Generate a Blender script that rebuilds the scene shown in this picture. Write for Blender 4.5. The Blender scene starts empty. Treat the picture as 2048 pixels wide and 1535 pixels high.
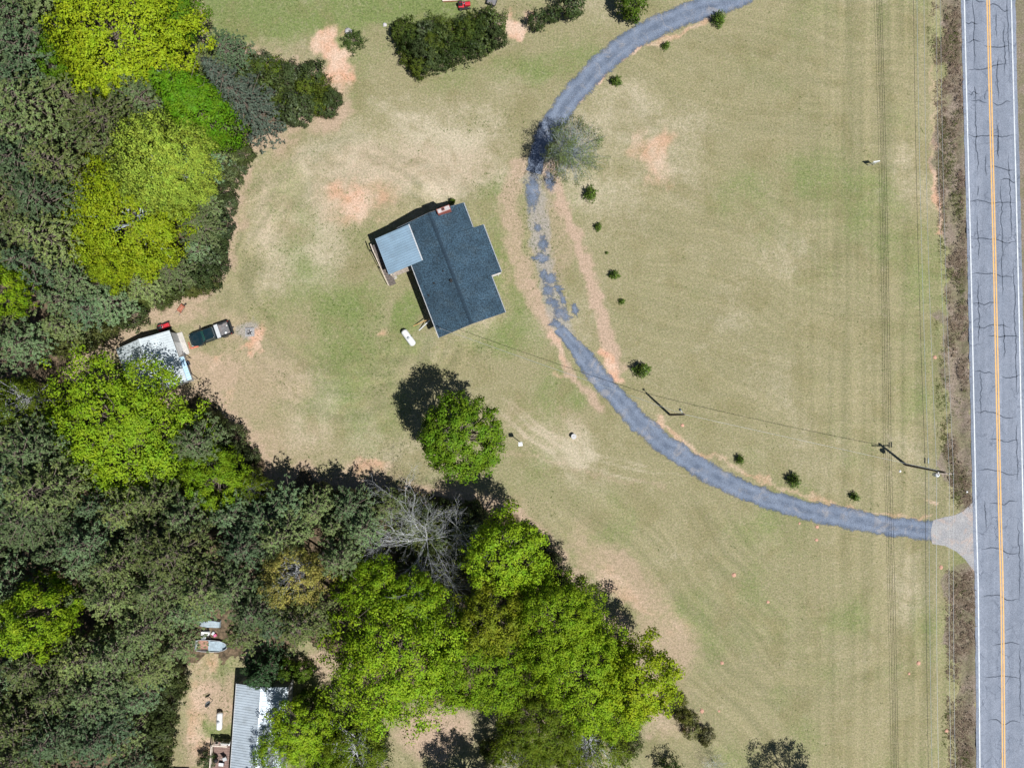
import bpy, math, random
import numpy as np
from mathutils import Vector, Matrix

random.seed(7)
rng = np.random.default_rng(7)
scene = bpy.context.scene
COL = scene.collection
PI = math.pi

# ------------------------------------------------------------------ camera, sky, sun, exposure
CAM_H = 97.0          # drone height in metres, looking straight down
PPM = 16.0            # photograph pixels per metre on the ground
cam_d = bpy.data.cameras.new('camera')
cam_d.sensor_fit = 'HORIZONTAL'
cam_d.angle = 2 * math.atan(64.0 / CAM_H)
cam_d.clip_start = 1.0
cam_d.clip_end = 9000.0
cam = bpy.data.objects.new('camera', cam_d)
COL.objects.link(cam)
cam.location = (0, 0, CAM_H)
scene.camera = cam

SUN_EL = math.radians(64)
SUN_H = Vector((0.79, -0.613, 0)).normalized()      # horizontal direction towards the sun
world = bpy.data.worlds.new('World')
scene.world = world
world.use_nodes = True
wn = world.node_tree.nodes
wl = world.node_tree.links
sky = wn.new('ShaderNodeTexSky')
sky.sky_type = 'NISHITA'
sky.sun_disc = False
sky.sun_elevation = SUN_EL
sky.air_density = 0.8
sky.dust_density = 0.3
sky.ozone_density = 2.0
sky.sun_rotation = math.atan2(SUN_H.x, SUN_H.y)
wl.new(sky.outputs['Color'], wn['Background'].inputs['Color'])
wn['Background'].inputs['Strength'].default_value = 0.05

sun_d = bpy.data.lights.new('sun', 'SUN')
sun_d.energy = 5.0
sun_d.angle = math.radians(0.5)
sun_d.color = (1.0, 0.975, 0.925)
sun = bpy.data.objects.new('sun', sun_d)
COL.objects.link(sun)
sdir = Vector((SUN_H.x * math.cos(SUN_EL), SUN_H.y * math.cos(SUN_EL), math.sin(SUN_EL)))
sun.rotation_euler = (-sdir).to_track_quat('-Z', 'Y').to_euler()
sun.location = (60, -50, 120)

vs = scene.view_settings
vs.view_transform = 'Standard'
vs.look = 'None'
vs.gamma = 1.0
vs.use_curve_mapping = False
vs.exposure = 0.15

# ------------------------------------------------------------------ helpers
def W(px, py, z=0.0):
    """point of the place seen at photograph pixel (px, py) if it lies at height z"""
    k = (CAM_H - z) / CAM_H / PPM
    return Vector(((px - 1024.0) * k, -(py - 767.5) * k, z))

def tag(o, label=None, cat=None, group=None, kind=None):
    if label: o['label'] = label
    if cat: o['category'] = cat
    if group: o['group'] = group
    if kind: o['kind'] = kind
    return o

def empty(name, loc=(0, 0, 0), rz=0.0, label=None, cat=None, group=None):
    o = bpy.data.objects.new(name, None)
    o.empty_display_size = 0.3
    COL.objects.link(o)
    o.location = loc
    o.rotation_euler = (0, 0, rz)
    return tag(o, label, cat, group)

def mesh_np(name, v, f, mat=None, smooth=False):
    v = np.asarray(v, dtype=np.float32)
    f = np.asarray(f, dtype=np.int32)
    me = bpy.data.meshes.new(name)
    k = f.shape[1]
    me.vertices.add(len(v)); me.vertices.foreach_set('co', v.ravel())
    me.loops.add(f.size); me.loops.foreach_set('vertex_index', f.ravel())
    me.polygons.add(len(f))
    me.polygons.foreach_set('loop_start', np.arange(0, f.size, k, dtype=np.int32))
    me.polygons.foreach_set('loop_total', np.full(len(f), k, dtype=np.int32))
    if smooth:
        me.polygons.foreach_set('use_smooth', np.ones(len(f), dtype=bool))
    me.update(calc_edges=True)
    if mat: me.materials.append(mat)
    return me

def obj(name, me, parent=None, loc=None, rz=None):
    o = bpy.data.objects.new(name, me)
    COL.objects.link(o)
    if parent: o.parent = parent
    if loc is not None: o.location = loc
    if rz is not None: o.rotation_euler = (0, 0, rz)
    return o

class MB:
    """collects simple solids into ONE mesh"""
    def __init__(s): s.v = []; s.f = []
    def add(s, vs, fs):
        n = len(s.v); s.v += [tuple(p) for p in vs]; s.f += [tuple(i + n for i in f) for f in fs]; return s
    def box(s, c, d, rz=0.0, rx=0.0, ry=0.0, top=(1, 1)):
        hx, hy, hz = d[0] / 2, d[1] / 2, d[2] / 2
        m = Matrix.Rotation(rz, 3, 'Z') @ Matrix.Rotation(ry, 3, 'Y') @ Matrix.Rotation(rx, 3, 'X')
        pts = []
        for z, kx, ky in ((-hz, 1, 1), (hz, top[0], top[1])):
            for x, y in ((-hx, -hy), (hx, -hy), (hx, hy), (-hx, hy)):
                pts.append(m @ Vector((x * kx, y * ky, z)) + Vector(c))
        return s.add(pts, [(3, 2, 1, 0), (4, 5, 6, 7), (0, 1, 5, 4), (1, 2, 6, 5), (2, 3, 7, 6), (3, 0, 4, 7)])
    def hexa(s, b, t):
        """solid between bottom quad b and top quad t (counter-clockwise seen from above)"""
        return s.add(list(b) + list(t), [(3, 2, 1, 0), (4, 5, 6, 7), (0, 1, 5, 4), (1, 2, 6, 5), (2, 3, 7, 6), (3, 0, 4, 7)])
    def tube(s, p0, p1, r0, r1=None, n=6, cap=True):
        if r1 is None: r1 = r0
        p0 = Vector(p0); p1 = Vector(p1); d = p1 - p0
        if d.length < 1e-6: return s
        q = d.to_track_quat('Z', 'Y').to_matrix()
        vs = []
        for p, r in ((p0, r0), (p1, r1)):
            for i in range(n):
                a = 2 * PI * i / n
                vs.append(p + q @ Vector((r * math.cos(a), r * math.sin(a), 0)))
        fs = [(i, (i + 1) % n, n + (i + 1) % n, n + i) for i in range(n)]
        if cap: fs += [tuple(reversed(range(n))), tuple(range(n, 2 * n))]
        return s.add(vs, fs)
    def path(s, pts, r, n=4):
        for a, b in zip(pts[:-1], pts[1:]): s.tube(a, b, r, r, n, False)
        return s
    def lathe(s, prof, c=(0, 0, 0), n=12, axis='Z', cap=True):
        vs = []
        for r, h in prof:
            for i in range(n):
                a = 2 * PI * i / n
                p = (r * math.cos(a), r * math.sin(a), h)
                if axis == 'X': p = (p[2], p[0], p[1])
                elif axis == 'Y': p = (p[1], p[2], p[0])
                vs.append((p[0] + c[0], p[1] + c[1], p[2] + c[2]))
        fs = []
        for k in range(len(prof) - 1):
            for i in range(n):
                fs.append((k * n + i, k * n + (i + 1) % n, (k + 1) * n + (i + 1) % n, (k + 1) * n + i))
        if cap:
            fs += [tuple(reversed(range(n))), tuple(range((len(prof) - 1) * n, len(prof) * n))]
        return s.add(vs, fs)
    def prism(s, poly, z0, z1):
        n = len(poly)
        vs = [(x, y, z0) for x, y in poly] + [(x, y, z1) for x, y in poly]
        fs = [tuple(reversed(range(n))), tuple(range(n, 2 * n))] + [(i, (i + 1) % n, n + (i + 1) % n, n + i) for i in range(n)]
        return s.add(vs, fs)
    def mesh(s, name, mat=None, smooth=False):
        me = bpy.data.meshes.new(name)
        me.from_pydata(s.v, [], s.f); me.update()
        if smooth: me.polygons.foreach_set('use_smooth', [True] * len(me.polygons))
        if mat: me.materials.append(mat)
        return me
    def build(s, name, mat, parent=None, smooth=False, bevel=0.0, loc=None, rz=None):
        o = obj(name, s.mesh(name, mat, smooth), parent, loc, rz)
        if bevel:
            m = o.modifiers.new('bevel', 'BEVEL'); m.width = bevel; m.segments = 2; m.limit_method = 'ANGLE'
        return o

# numpy value noise
_T = np.random.default_rng(99).random((256, 256)).astype(np.float32)
def vnoise(x, y):
    xi = np.floor(x).astype(int); yi = np.floor(y).astype(int)
    fx = x - xi; fy = y - yi
    fx = fx * fx * (3 - 2 * fx); fy = fy * fy * (3 - 2 * fy)
    a = _T[xi & 255, yi & 255]; b = _T[(xi + 1) & 255, yi & 255]
    c = _T[xi & 255, (yi + 1) & 255]; d = _T[(xi + 1) & 255, (yi + 1) & 255]
    return (a * (1 - fx) + b * fx) * (1 - fy) + (c * (1 - fx) + d * fx) * fy
def fbm(x, y, o=4, off=0.0):
    t = 0; a = 0.5; n = 0
    for i in range(o):
        t = t + a * vnoise(x * 2 ** i + 17.3 * i + off, y * 2 ** i + 9.1 * i + off * 1.7); n += a; a *= 0.5
    return t / n
def sstep(a, b, x):
    t = np.clip((x - a) / (b - a), 0, 1)
    return t * t * (3 - 2 * t)
def pdist(px, py, line):
    """distance in pixels to a polyline"""
    best = np.full(np.shape(px), 1e9)
    for (x0, y0), (x1, y1) in zip(line[:-1], line[1:]):
        dx, dy = x1 - x0, y1 - y0
        t = np.clip(((px - x0) * dx + (py - y0) * dy) / (dx * dx + dy * dy + 1e-9), 0, 1)
        best = np.minimum(best, np.hypot(px - x0 - t * dx, py - y0 - t * dy))
    return best
def inpoly(px, py, poly):
    r = np.zeros(np.shape(px), dtype=bool)
    n = len(poly); j = n - 1
    for i in range(n):
        xi, yi = poly[i]; xj, yj = poly[j]
        if yi != yj:
            c = ((yi > py) != (yj > py)) & (px < (xj - xi) * (py - yi) / (yj - yi) + xi)
            r = r ^ c
        j = i
    return r
def inp(x, y, poly): return bool(inpoly(np.array([x]), np.array([y]), poly)[0])

# ------------------------------------------------------------------ materials
class NT:
    def __init__(s, m): s.nt = m.node_tree; s.n = s.nt.nodes; s.l = s.nt.links
    def node(s, t, **kw):
        n = s.n.new(t)
        for k, v in kw.items(): setattr(n, k, v)
        return n
    def link(s, a, b): s.l.new(a, b)
    def val(s, x):
        return x
    def setin(s, sock, x):
        if hasattr(x, 'is_output'): s.l.new(x, sock)
        else: sock.default_value = x
    def mix(s, fac, a, b, mode='MIX'):
        n = s.node('ShaderNodeMix', data_type='RGBA', blend_type=mode)
        s.setin(n.inputs[0], fac)
        for sock, x in ((n.inputs[6], a), (n.inputs[7], b)):
            if isinstance(x, tuple) and len(x) == 3: x = (*x, 1)
            s.setin(sock, x)
        return n.outputs[2]
    def math(s, op, a, b=0.0, c=None, clamp=False):
        n = s.node('ShaderNodeMath', operation=op, use_clamp=clamp)
        s.setin(n.inputs[0], a); s.setin(n.inputs[1], b)
        if c is not None: s.setin(n.inputs[2], c)
        return n.outputs[0]
    def noise(s, scale, detail=4, rough=0.55, vec=None, dist=0.0):
        n = s.node('ShaderNodeTexNoise')
        n.inputs['Scale'].default_value = scale; n.inputs['Detail'].default_value = detail
        n.inputs['Roughness'].default_value = rough; n.inputs['Distortion'].default_value = dist
        if vec is not None: s.l.new(vec, n.inputs['Vector'])
        return n.outputs['Fac']
    def ramp(s, fac, a, b):
        n = s.node('ShaderNodeMapRange', interpolation_type='SMOOTHSTEP')
        s.setin(n.inputs['Value'], fac); n.inputs['From Min'].default_value = a; n.inputs['From Max'].default_value = b
        return n.outputs['Result']
    def bump(s, h, strength=0.3, dist=0.02):
        n = s.node('ShaderNodeBump'); n.inputs['Strength'].default_value = strength; n.inputs['Distance'].default_value = dist
        s.l.new(h, n.inputs['Height']); return n.outputs['Normal']

MATS = {}
def new_mat(name):
    m = bpy.data.materials.new(name); m.use_nodes = True
    return m, NT(m), m.node_tree.nodes['Principled BSDF']
def mat(name, col, rough=0.7, metal=0.0, var=0.25, scale=3.0, dirt=None, dirt_amt=0.0, bump=0.0, fine=0.0, spec=0.5, coat=0.0):
    """painted / natural surface: base colour with uneven tone, optional dirt colour, fine grain and relief"""
    if name in MATS: return MATS[name]
    m, t, b = new_mat(name)
    geo = t.node('ShaderNodeNewGeometry'); vec = geo.outputs['Position']
    n1 = t.noise(scale, 5, 0.6, vec)
    dark = tuple(c * (1 - var) for c in col); lite = tuple(min(1, c * (1 + var * 0.8)) for c in col)
    c = t.mix(t.ramp(n1, 0.3, 0.7), dark, lite)
    if dirt is not None:
        n2 = t.noise(scale * 0.6 + 0.4, 6, 0.65, vec)
        c = t.mix(t.math('MULTIPLY', t.ramp(n2, 0.45, 0.7), dirt_amt), c, dirt)
    if fine:
        n3 = t.noise(scale * 14, 2, 0.7, vec)
        c = t.mix(fine, c, t.mix(1.0, c, t.mix(t.ramp(n3, 0.3, 0.7), (0.35, 0.35, 0.35), (1.65, 1.65, 1.65)), 'MULTIPLY'))
    t.link(c, b.inputs['Base Color'])
    b.inputs['Roughness'].default_value = rough; b.inputs['Metallic'].default_value = metal
    b.inputs['Specular IOR Level'].default_value = spec
    if coat: b.inputs['Coat Weight'].default_value = coat
    if bump: t.link(t.bump(t.noise(scale * 6, 4, 0.6, vec), bump, 0.02), b.inputs['Normal'])
    MATS[name] = m
    return m

def leaf_mat(name, trans=0.35, var=0.35, gloss=0.12, puff=0.7):
    if name in MATS: return MATS[name]
    m, t, b = new_mat(name)
    out = t.n['Material Output']
    info = t.node('ShaderNodeObjectInfo'); geo = t.node('ShaderNodeNewGeometry')
    tc = t.node('ShaderNodeTexCoord')
    isl = geo.outputs['Random Per Island']
    big = t.noise(0.5, 3, 0.5, tc.outputs['Object'])
    bright = t.math('ADD', t.math('MULTIPLY', isl, var * 1.3), t.math('MULTIPLY', big, 0.5))
    bright = t.math('ADD', bright, 0.75 - var * 0.65)
    c = t.mix(1.0, info.outputs['Color'], bright, 'MULTIPLY')
    # some leaves lean yellow, some green
    hs = t.node('ShaderNodeHueSaturation')
    t.link(t.math('ADD', t.math('MULTIPLY', t.noise(0.9, 3, 0.6, tc.outputs['Object']), 0.11), 0.445), hs.inputs['Hue'])
    t.link(c, hs.inputs['Color'])
    c = hs.outputs['Color']
    t.link(c, b.inputs['Base Color']); b.inputs['Roughness'].default_value = 0.55
    # leaves of one clump share a rounded shading direction
    pa = t.node('ShaderNodeAttribute', attribute_name='puff')
    vt = t.node('ShaderNodeVectorTransform', vector_type='NORMAL', convert_from='OBJECT', convert_to='WORLD')
    t.link(pa.outputs['Vector'], vt.inputs[0])
    vm = t.node('ShaderNodeMix', data_type='VECTOR'); vm.inputs[0].default_value = puff
    t.link(geo.outputs['Normal'], vm.inputs[4]); t.link(vt.outputs[0], vm.inputs[5])
    vn = t.node('ShaderNodeVectorMath', operation='NORMALIZE'); t.link(vm.outputs[1], vn.inputs[0])
    if puff: t.link(vn.outputs[0], b.inputs['Normal'])
    b.inputs['Specular IOR Level'].default_value = gloss
    tr = t.node('ShaderNodeBsdfTranslucent'); t.link(c, tr.inputs['Color'])
    mx = t.node('ShaderNodeMixShader'); mx.inputs[0].default_value = trans
    t.link(b.outputs[0], mx.inputs[1]); t.link(tr.outputs[0], mx.inputs[2])
    t.link(mx.outputs[0], out.inputs['Surface'])
    MATS[name] = m
    return m

# ------------------------------------------------------------------ ground
WOOD_W = [(-400, -300), (400, -300), (385, 0), (384, 60), (410, 100), (440, 120), (520, 125), (560, 130), (640, 150), (690, 215), (640, 238), (560, 248),
          (505, 300), (478, 350), (455, 430), (462, 480), (450, 535), (415, 575), (330, 612), (255, 655), (205, 690), (150, 715), (140, 760),
          (215, 760), (250, 800), (330, 800), (390, 775), (440, 825), (498, 850), (520, 905), (548, 965), (610, 950), (660, 965), (760, 975), (860, 975),
          (960, 990), (1040, 1040), (1095, 1085), (1130, 1140), (1180, 1200), (1240, 1280), (1290, 1370), (1335, 1420), (1300, 1440), (1190, 1430), (1050, 1420),
          (960, 1400), (900, 1395), (850, 1400), (800, 1420), (720, 1420), (700, 1360), (690, 1310), (640, 1290), (520, 1280), (470, 1310), (375, 1325),
          (350, 1400), (335, 1480), (335, 1700), (-400, 1700)]
ROAD_C = [(1949, -1500), (1962, -700), (1976, 0), (1989, 525), (1999, 1000), (2004, 1200), (2007, 1535), (2012, 2200), (2016, 3000)]

fine_x = np.arange(-71.0, 71.01, 0.28); fine_y = np.arange(-54.0, 54.01, 0.28)
gx = np.concatenate([[-4000, -1200, -400, -180, -110, -82], fine_x, [82, 110, 180, 400, 1200, 4000]])
gy = np.concatenate([[-4000, -1200, -400, -180, -100, -66], fine_y, [66, 100, 180, 400, 1200, 4000]])
GX, GY = np.meshgrid(gx, gy)
PX = GX * PPM + 1024; PY = 767.5 - GY * PPM
wx = PX + (fbm(GX * 0.35, GY * 0.35, 4) - 0.5) * 70 + (fbm(GX * 1.3, GY * 1.3, 3, 5.0) - 0.5) * 22
wy = PY + (fbm(GX * 0.35, GY * 0.35, 4, 31.0) - 0.5) * 70 + (fbm(GX * 1.3, GY * 1.3, 3, 47.0) - 0.5) * 22
sx_ = PX + (fbm(GX * 0.9, GY * 0.9, 3, 3.0) - 0.5) * 26; sy_ = PY + (fbm(GX * 0.9, GY * 0.9, 3, 63.0) - 0.5) * 26

def ell(cx, cy, rx, ry, ang=0.0, soft=0.6, big=True):
    x, y = (wx, wy) if big else (sx_, sy_)
    a = math.radians(ang); dx = x - cx; dy = y - cy
    u = (dx * math.cos(a) + dy * math.sin(a)) / rx; v = (-dx * math.sin(a) + dy * math.cos(a)) / ry
    return 1 - sstep(1 - soft, 1 + soft * 0.5, np.hypot(u, v))
def band(line, w, soft=0.7, big=False):
    x, y = (wx, wy) if big else (sx_, sy_)
    return 1 - sstep(w * (1 - soft), w * (1 + soft * 0.5), pdist(x, y, line))
def mx(*a):
    r = a[0]
    for b in a[1:]: r = np.maximum(r, b)
    return r

road_x = np.interp(PY, [p[1] for p in ROAD_C], [p[0] for p in ROAD_C])
n_big = fbm(GX * 0.09, GY * 0.09, 4, 11.0); n_mid = fbm(GX * 0.3, GY * 0.3, 4, 71.0)
# greenness
green = 0.27 + (n_big - 0.5) * 1.3 + (n_mid - 0.5) * 0.6
green += 0.65 * ell(560, 20, 330, 75) + 0.5 * ell(830, 20, 130, 45) + 0.25 * ell(980, 160, 180, 60) + 0.3 * ell(690, 80, 40, 45)
green += 0.6 * ell(815, 625, 30, 45, 20, 0.5, False) + 0.52 * ell(740, 760, 140, 170) + 0.4 * ell(640, 640, 130, 110) + 0.3 * ell(590, 430, 60, 150) + 0.3 * ell(1020, 560, 30, 90, -20)
green += 0.25 * ell(900, 960, 60, 40) + 0.35 * ell(980, 680, 80, 40) + 0.3 * ell(1130, 760, 60, 50)
green += 0.75 * ell(440, 1460, 45, 80) + 0.35 * ell(1100, 130, 120, 50)
green -= 0.25 * ell(1180, 300, 250, 160) + 0.2 * ell(760, 300, 260, 120) + 0.3 * ell(1240, 900, 160, 90)
# straw-pale dry grass
pale = 0.04 + (fbm(GX * 0.12, GY * 0.12, 4, 23.0) - 0.45) * 1.4
pale += 0.65 * ell(820, 300, 270, 100) + 0.35 * ell(700, 470, 200, 160) + 0.55 * ell(560, 420, 110, 160) + 0.4 * ell(1260, 330, 190, 240) + 0.3 * ell(600, 820, 150, 120) + 0.35 * ell(1080, 900, 130, 70)
trk = mx(*[1 - sstep(1.0, 5.5, pdist(PX + (n_mid - 0.5) * 10, PY + (n_mid - 0.5) * 10, ln_)) for ln_ in ([(1003, 792), (1060, 852), (1130, 898), (1250, 935), (1370, 952)], [(990, 812), (1050, 871), (1130, 921), (1250, 957), (1340, 967)], [(1020, 800), (1090, 862), (1180, 905), (1290, 930)])])
pale += 0.42 * trk * (0.4 + fbm(GX * 0.5, GY * 0.5, 3, 8.0))
green -= 0.2 * trk
pale -= 0.35 * ell(1620, 130, 250, 140) + 0.25 * ell(1600, 1300, 300, 200)
# red clay
clay = mx(0.95 * ell(672, 115, 30, 60, -15), 0.75 * ell(640, 90, 26, 22), 0.8 * ell(712, 405, 40, 52, 20, 0.9, False), 0.6 * ell(676, 385, 24, 34, 0, 0.8, False), 0.5 * ell(768, 392, 30, 24, 0, 0.9, False), 0.35 * ell(720, 395, 90, 66), 0.85 * ell(1035, 52, 24, 24), 0.6 * ell(1000, 45, 24, 10),
          0.55 * ell(1315, 310, 42, 60), 0.4 * ell(1275, 290, 24, 34), 0.75 * band([(1290, 85), (1240, 120), (1180, 172), (1150, 205)], 7), 0.5 * band([(1430, 30), (1340, 80), (1290, 90)], 6),
          0.8 * band([(1208, 705), (1225, 735), (1240, 762)], 13), 0.6 * ell(1315, 845, 16, 24, 20), 0.55 * band([(1330, 850), (1365, 885), (1410, 915)], 7), 0.45 * band([(1420, 910), (1560, 975), (1720, 1022), (1860, 1034)], 6),
          0.7 * ell(1865, 1005, 14, 8), 0.65 * band([(1868, 345), (1878, 420), (1880, 460)], 9), 0.35 * band([(1866, 130), (1868, 340)], 5), 0.75 * band([(1946, 1060), (1949, 1140)], 6),
          0.5 * ell(730, 938, 70, 18), 0.35 * ell(455, 800, 14, 30), 0.75 * ell(515, 672, 18, 26, 20, 0.6, False), 0.5 * ell(425, 1330, 12, 14), 0.5 * ell(400, 1470, 22, 60), 0.45 * ell(400, 1390, 26, 50), 0.35 * ell(410, 1330, 30, 60),
          0.35 * ell(1250, 1190, 80, 22, 35), 0.25 * ell(1350, 1240, 50, 30, 40), 0.5 * ell(770, 665, 10, 10, 0, 0.6, False), 0.45 * ell(415, 708, 22, 12), 0.4 * ell(1110, 745, 10, 14),
          0.5 * band([(1100, 660), (1115, 690), (1130, 725)], 9), 0.6 * ell(500, 690, 24, 10))
# bare pinkish soil and thin turf
edge = pdist(wx, wy, WOOD_W[2:46])
bare = mx(0.75 * (1 - sstep(4, 42, edge)), 0.7 * ell(420, 745, 90, 60), 0.65 * ell(340, 640, 110, 26, -15), 0.7 * ell(250, 690, 70, 40), 0.55 * ell(540, 900, 60, 80), 0.5 * ell(480, 650, 70, 40), 0.45 * ell(560, 780, 90, 60),
          0.7 * band([(1040, 330), (1018, 400), (1030, 500), (1055, 580), (1090, 640)], 23), 0.9 * band([(1098, 330), (1118, 400), (1150, 470), (1185, 570), (1210, 655), (1235, 740)], 17),
          0.8 * band([(1060, 560), (1085, 620), (1110, 680), (1150, 760), (1200, 815)], 13), 0.45 * ell(1100, 480, 60, 150), 0.65 * ell(1240, 1160, 170, 55, 42), 0.6 * ell(1330, 1290, 70, 110, -20), 0.4 * ell(820, 330, 240, 60), 0.4 * ell(560, 380, 90, 150),
          0.6 * ell(300, 640, 130, 40, -20), 0.45 * ell(1020, 470, 30, 150), 0.5 * ell(700, 945, 110, 22), 0.4 * band([(1010, 905), (1100, 920), (1200, 950), (1330, 972)], 6), 0.5 * ell(480, 760, 150, 110), 0.4 * ell(580, 880, 110, 90), 0.35 * ell(560, 700, 160, 120), 0.35 * ell(1080, 850, 120, 60), 0.85 * ell(560, 1320, 150, 30, 20), 0.8 * ell(440, 1400, 70, 60), 0.85 * ell(860, 1470, 90, 60), 0.7 * ell(640, 1330, 70, 40),
          0.35 * ell(690, 400, 130, 60), 0.6 * ell(470, 440, 16, 30), 0.5 * ell(1110, 25, 50, 12), 0.4 * ell(940, 500, 10, 10), 0.55 * ell(390, 1500, 30, 60), 0.5 * ell(1350, 1450, 60, 40))
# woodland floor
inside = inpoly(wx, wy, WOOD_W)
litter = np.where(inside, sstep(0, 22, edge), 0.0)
# dead grass in the roadside ditch
rd = road_x - sx_
roadside = sstep(46, 56, rd) * (1 - sstep(84, 120, rd + (n_mid - 0.5) * 80)) * (1 - 0.95 * sstep(-60, -36, -np.abs(PY - 1078)))
roadside = mx(roadside, sstep(48, 56, PX - road_x) * (1 - sstep(100, 140, PX - road_x)))
# ash and stone dust
dust = mx(0.9 * ell(499, 660, 30, 24, 0, 0.6, False), 0.8 * band([(1066, 360), (1080, 470), (1090, 540), (1112, 620), (1130, 665)], 26), 0.5 * ell(1090, 350, 32, 40), 0.55 * ell(1075, 420, 26, 70), 0.4 * ell(1110, 560, 30, 90, -15), 0.5 * band([(1110, 240), (1075, 300), (1062, 380)], 26),
          0.35 * band([(1440, 0), (1300, 60), (1180, 150), (1110, 235)], 34), 0.3 * band([(1150, 690), (1235, 795), (1340, 895), (1470, 970), (1650, 1028), (1860, 1060)], 28), 0.6 * sstep(38, 44, np.abs(PX - road_x)) * (1 - sstep(52, 58, np.abs(PX - road_x))))
# mowing streaks
r1 = np.hypot(PX - 1620, PY - 1050); a1 = np.arctan2(PY - 1050, PX - 1620)
arcs = (vnoise(r1 / 9.0, a1 * 5.0) - 0.5) * sstep(120, 200, r1) * (1 - sstep(330, 430, r1)) * sstep(1080, 1150, PY) * sstep(1350, 1420, PX)
diag = (vnoise((PX * 0.72 - PY * 0.69 + (fbm(GX * .1, GY * .1, 2) - .5) * 60) / 8.0, (PX * 0.69 + PY * 0.72) / 130.0) - 0.5) * sstep(940, 1060, PY) * (1 - sstep(1500, 1640, PX))
vert = (vnoise(PX / 7.0, PY / 260.0) - 0.5) * sstep(1480, 1760, PX)
loop = (vnoise((np.hypot((PX - 700), (PY - 560)) + (n_big - .5) * 60) / 10.0, np.arctan2(PY - 560, PX - 700) * 6.0) - 0.5) * sstep(140, 180, np.hypot(PX - 700, PY - 560)) * (1 - sstep(260, 330, np.hypot(PX - 700, PY - 560)))
hay = (vnoise((PX * 0.23 - PY * 0.97 + (fbm(GX * .08, GY * .08, 2, 9.0) - .5) * 120) / 7.0, PX / 110.0) - 0.5) * sstep(1180, 1300, PX) * (1 - sstep(880, 960, PY)) * 0.7
streak = 0.5 + arcs * 0.22 + diag * 0.34 + vert * 0.42 + loop * 0.5 + hay * 0.30

far = sstep(71.5, 80, np.abs(GX)) + sstep(54.5, 64, np.abs(GY)); far = np.clip(far, 0, 1)
green = green * (1 - far) + 0.35 * far; pale = pale * (1 - far) + 0.2 * far; streak = streak * (1 - far) + 0.5 * far; litter = litter * (1 - far); clay = clay * (1 - far); bare = bare * (1 - far)
ditch = -0.35 * sstep(56, 70, rd) * (1 - sstep(80, 104, rd)) * sstep(62, 110, np.abs(PY - 1078))
GZ = ditch + (fbm(GX * 0.05, GY * 0.05, 2, 3.0) - 0.5) * 0.0
nx, ny = len(gx), len(gy)
idx = np.arange(nx * ny).reshape(ny, nx)
F = np.stack([idx[:-1, :-1], idx[:-1, 1:], idx[1:, 1:], idx[1:, :-1]], -1).reshape(-1, 4)
V = np.stack([GX, GY, GZ], -1).reshape(-1, 3)

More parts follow.
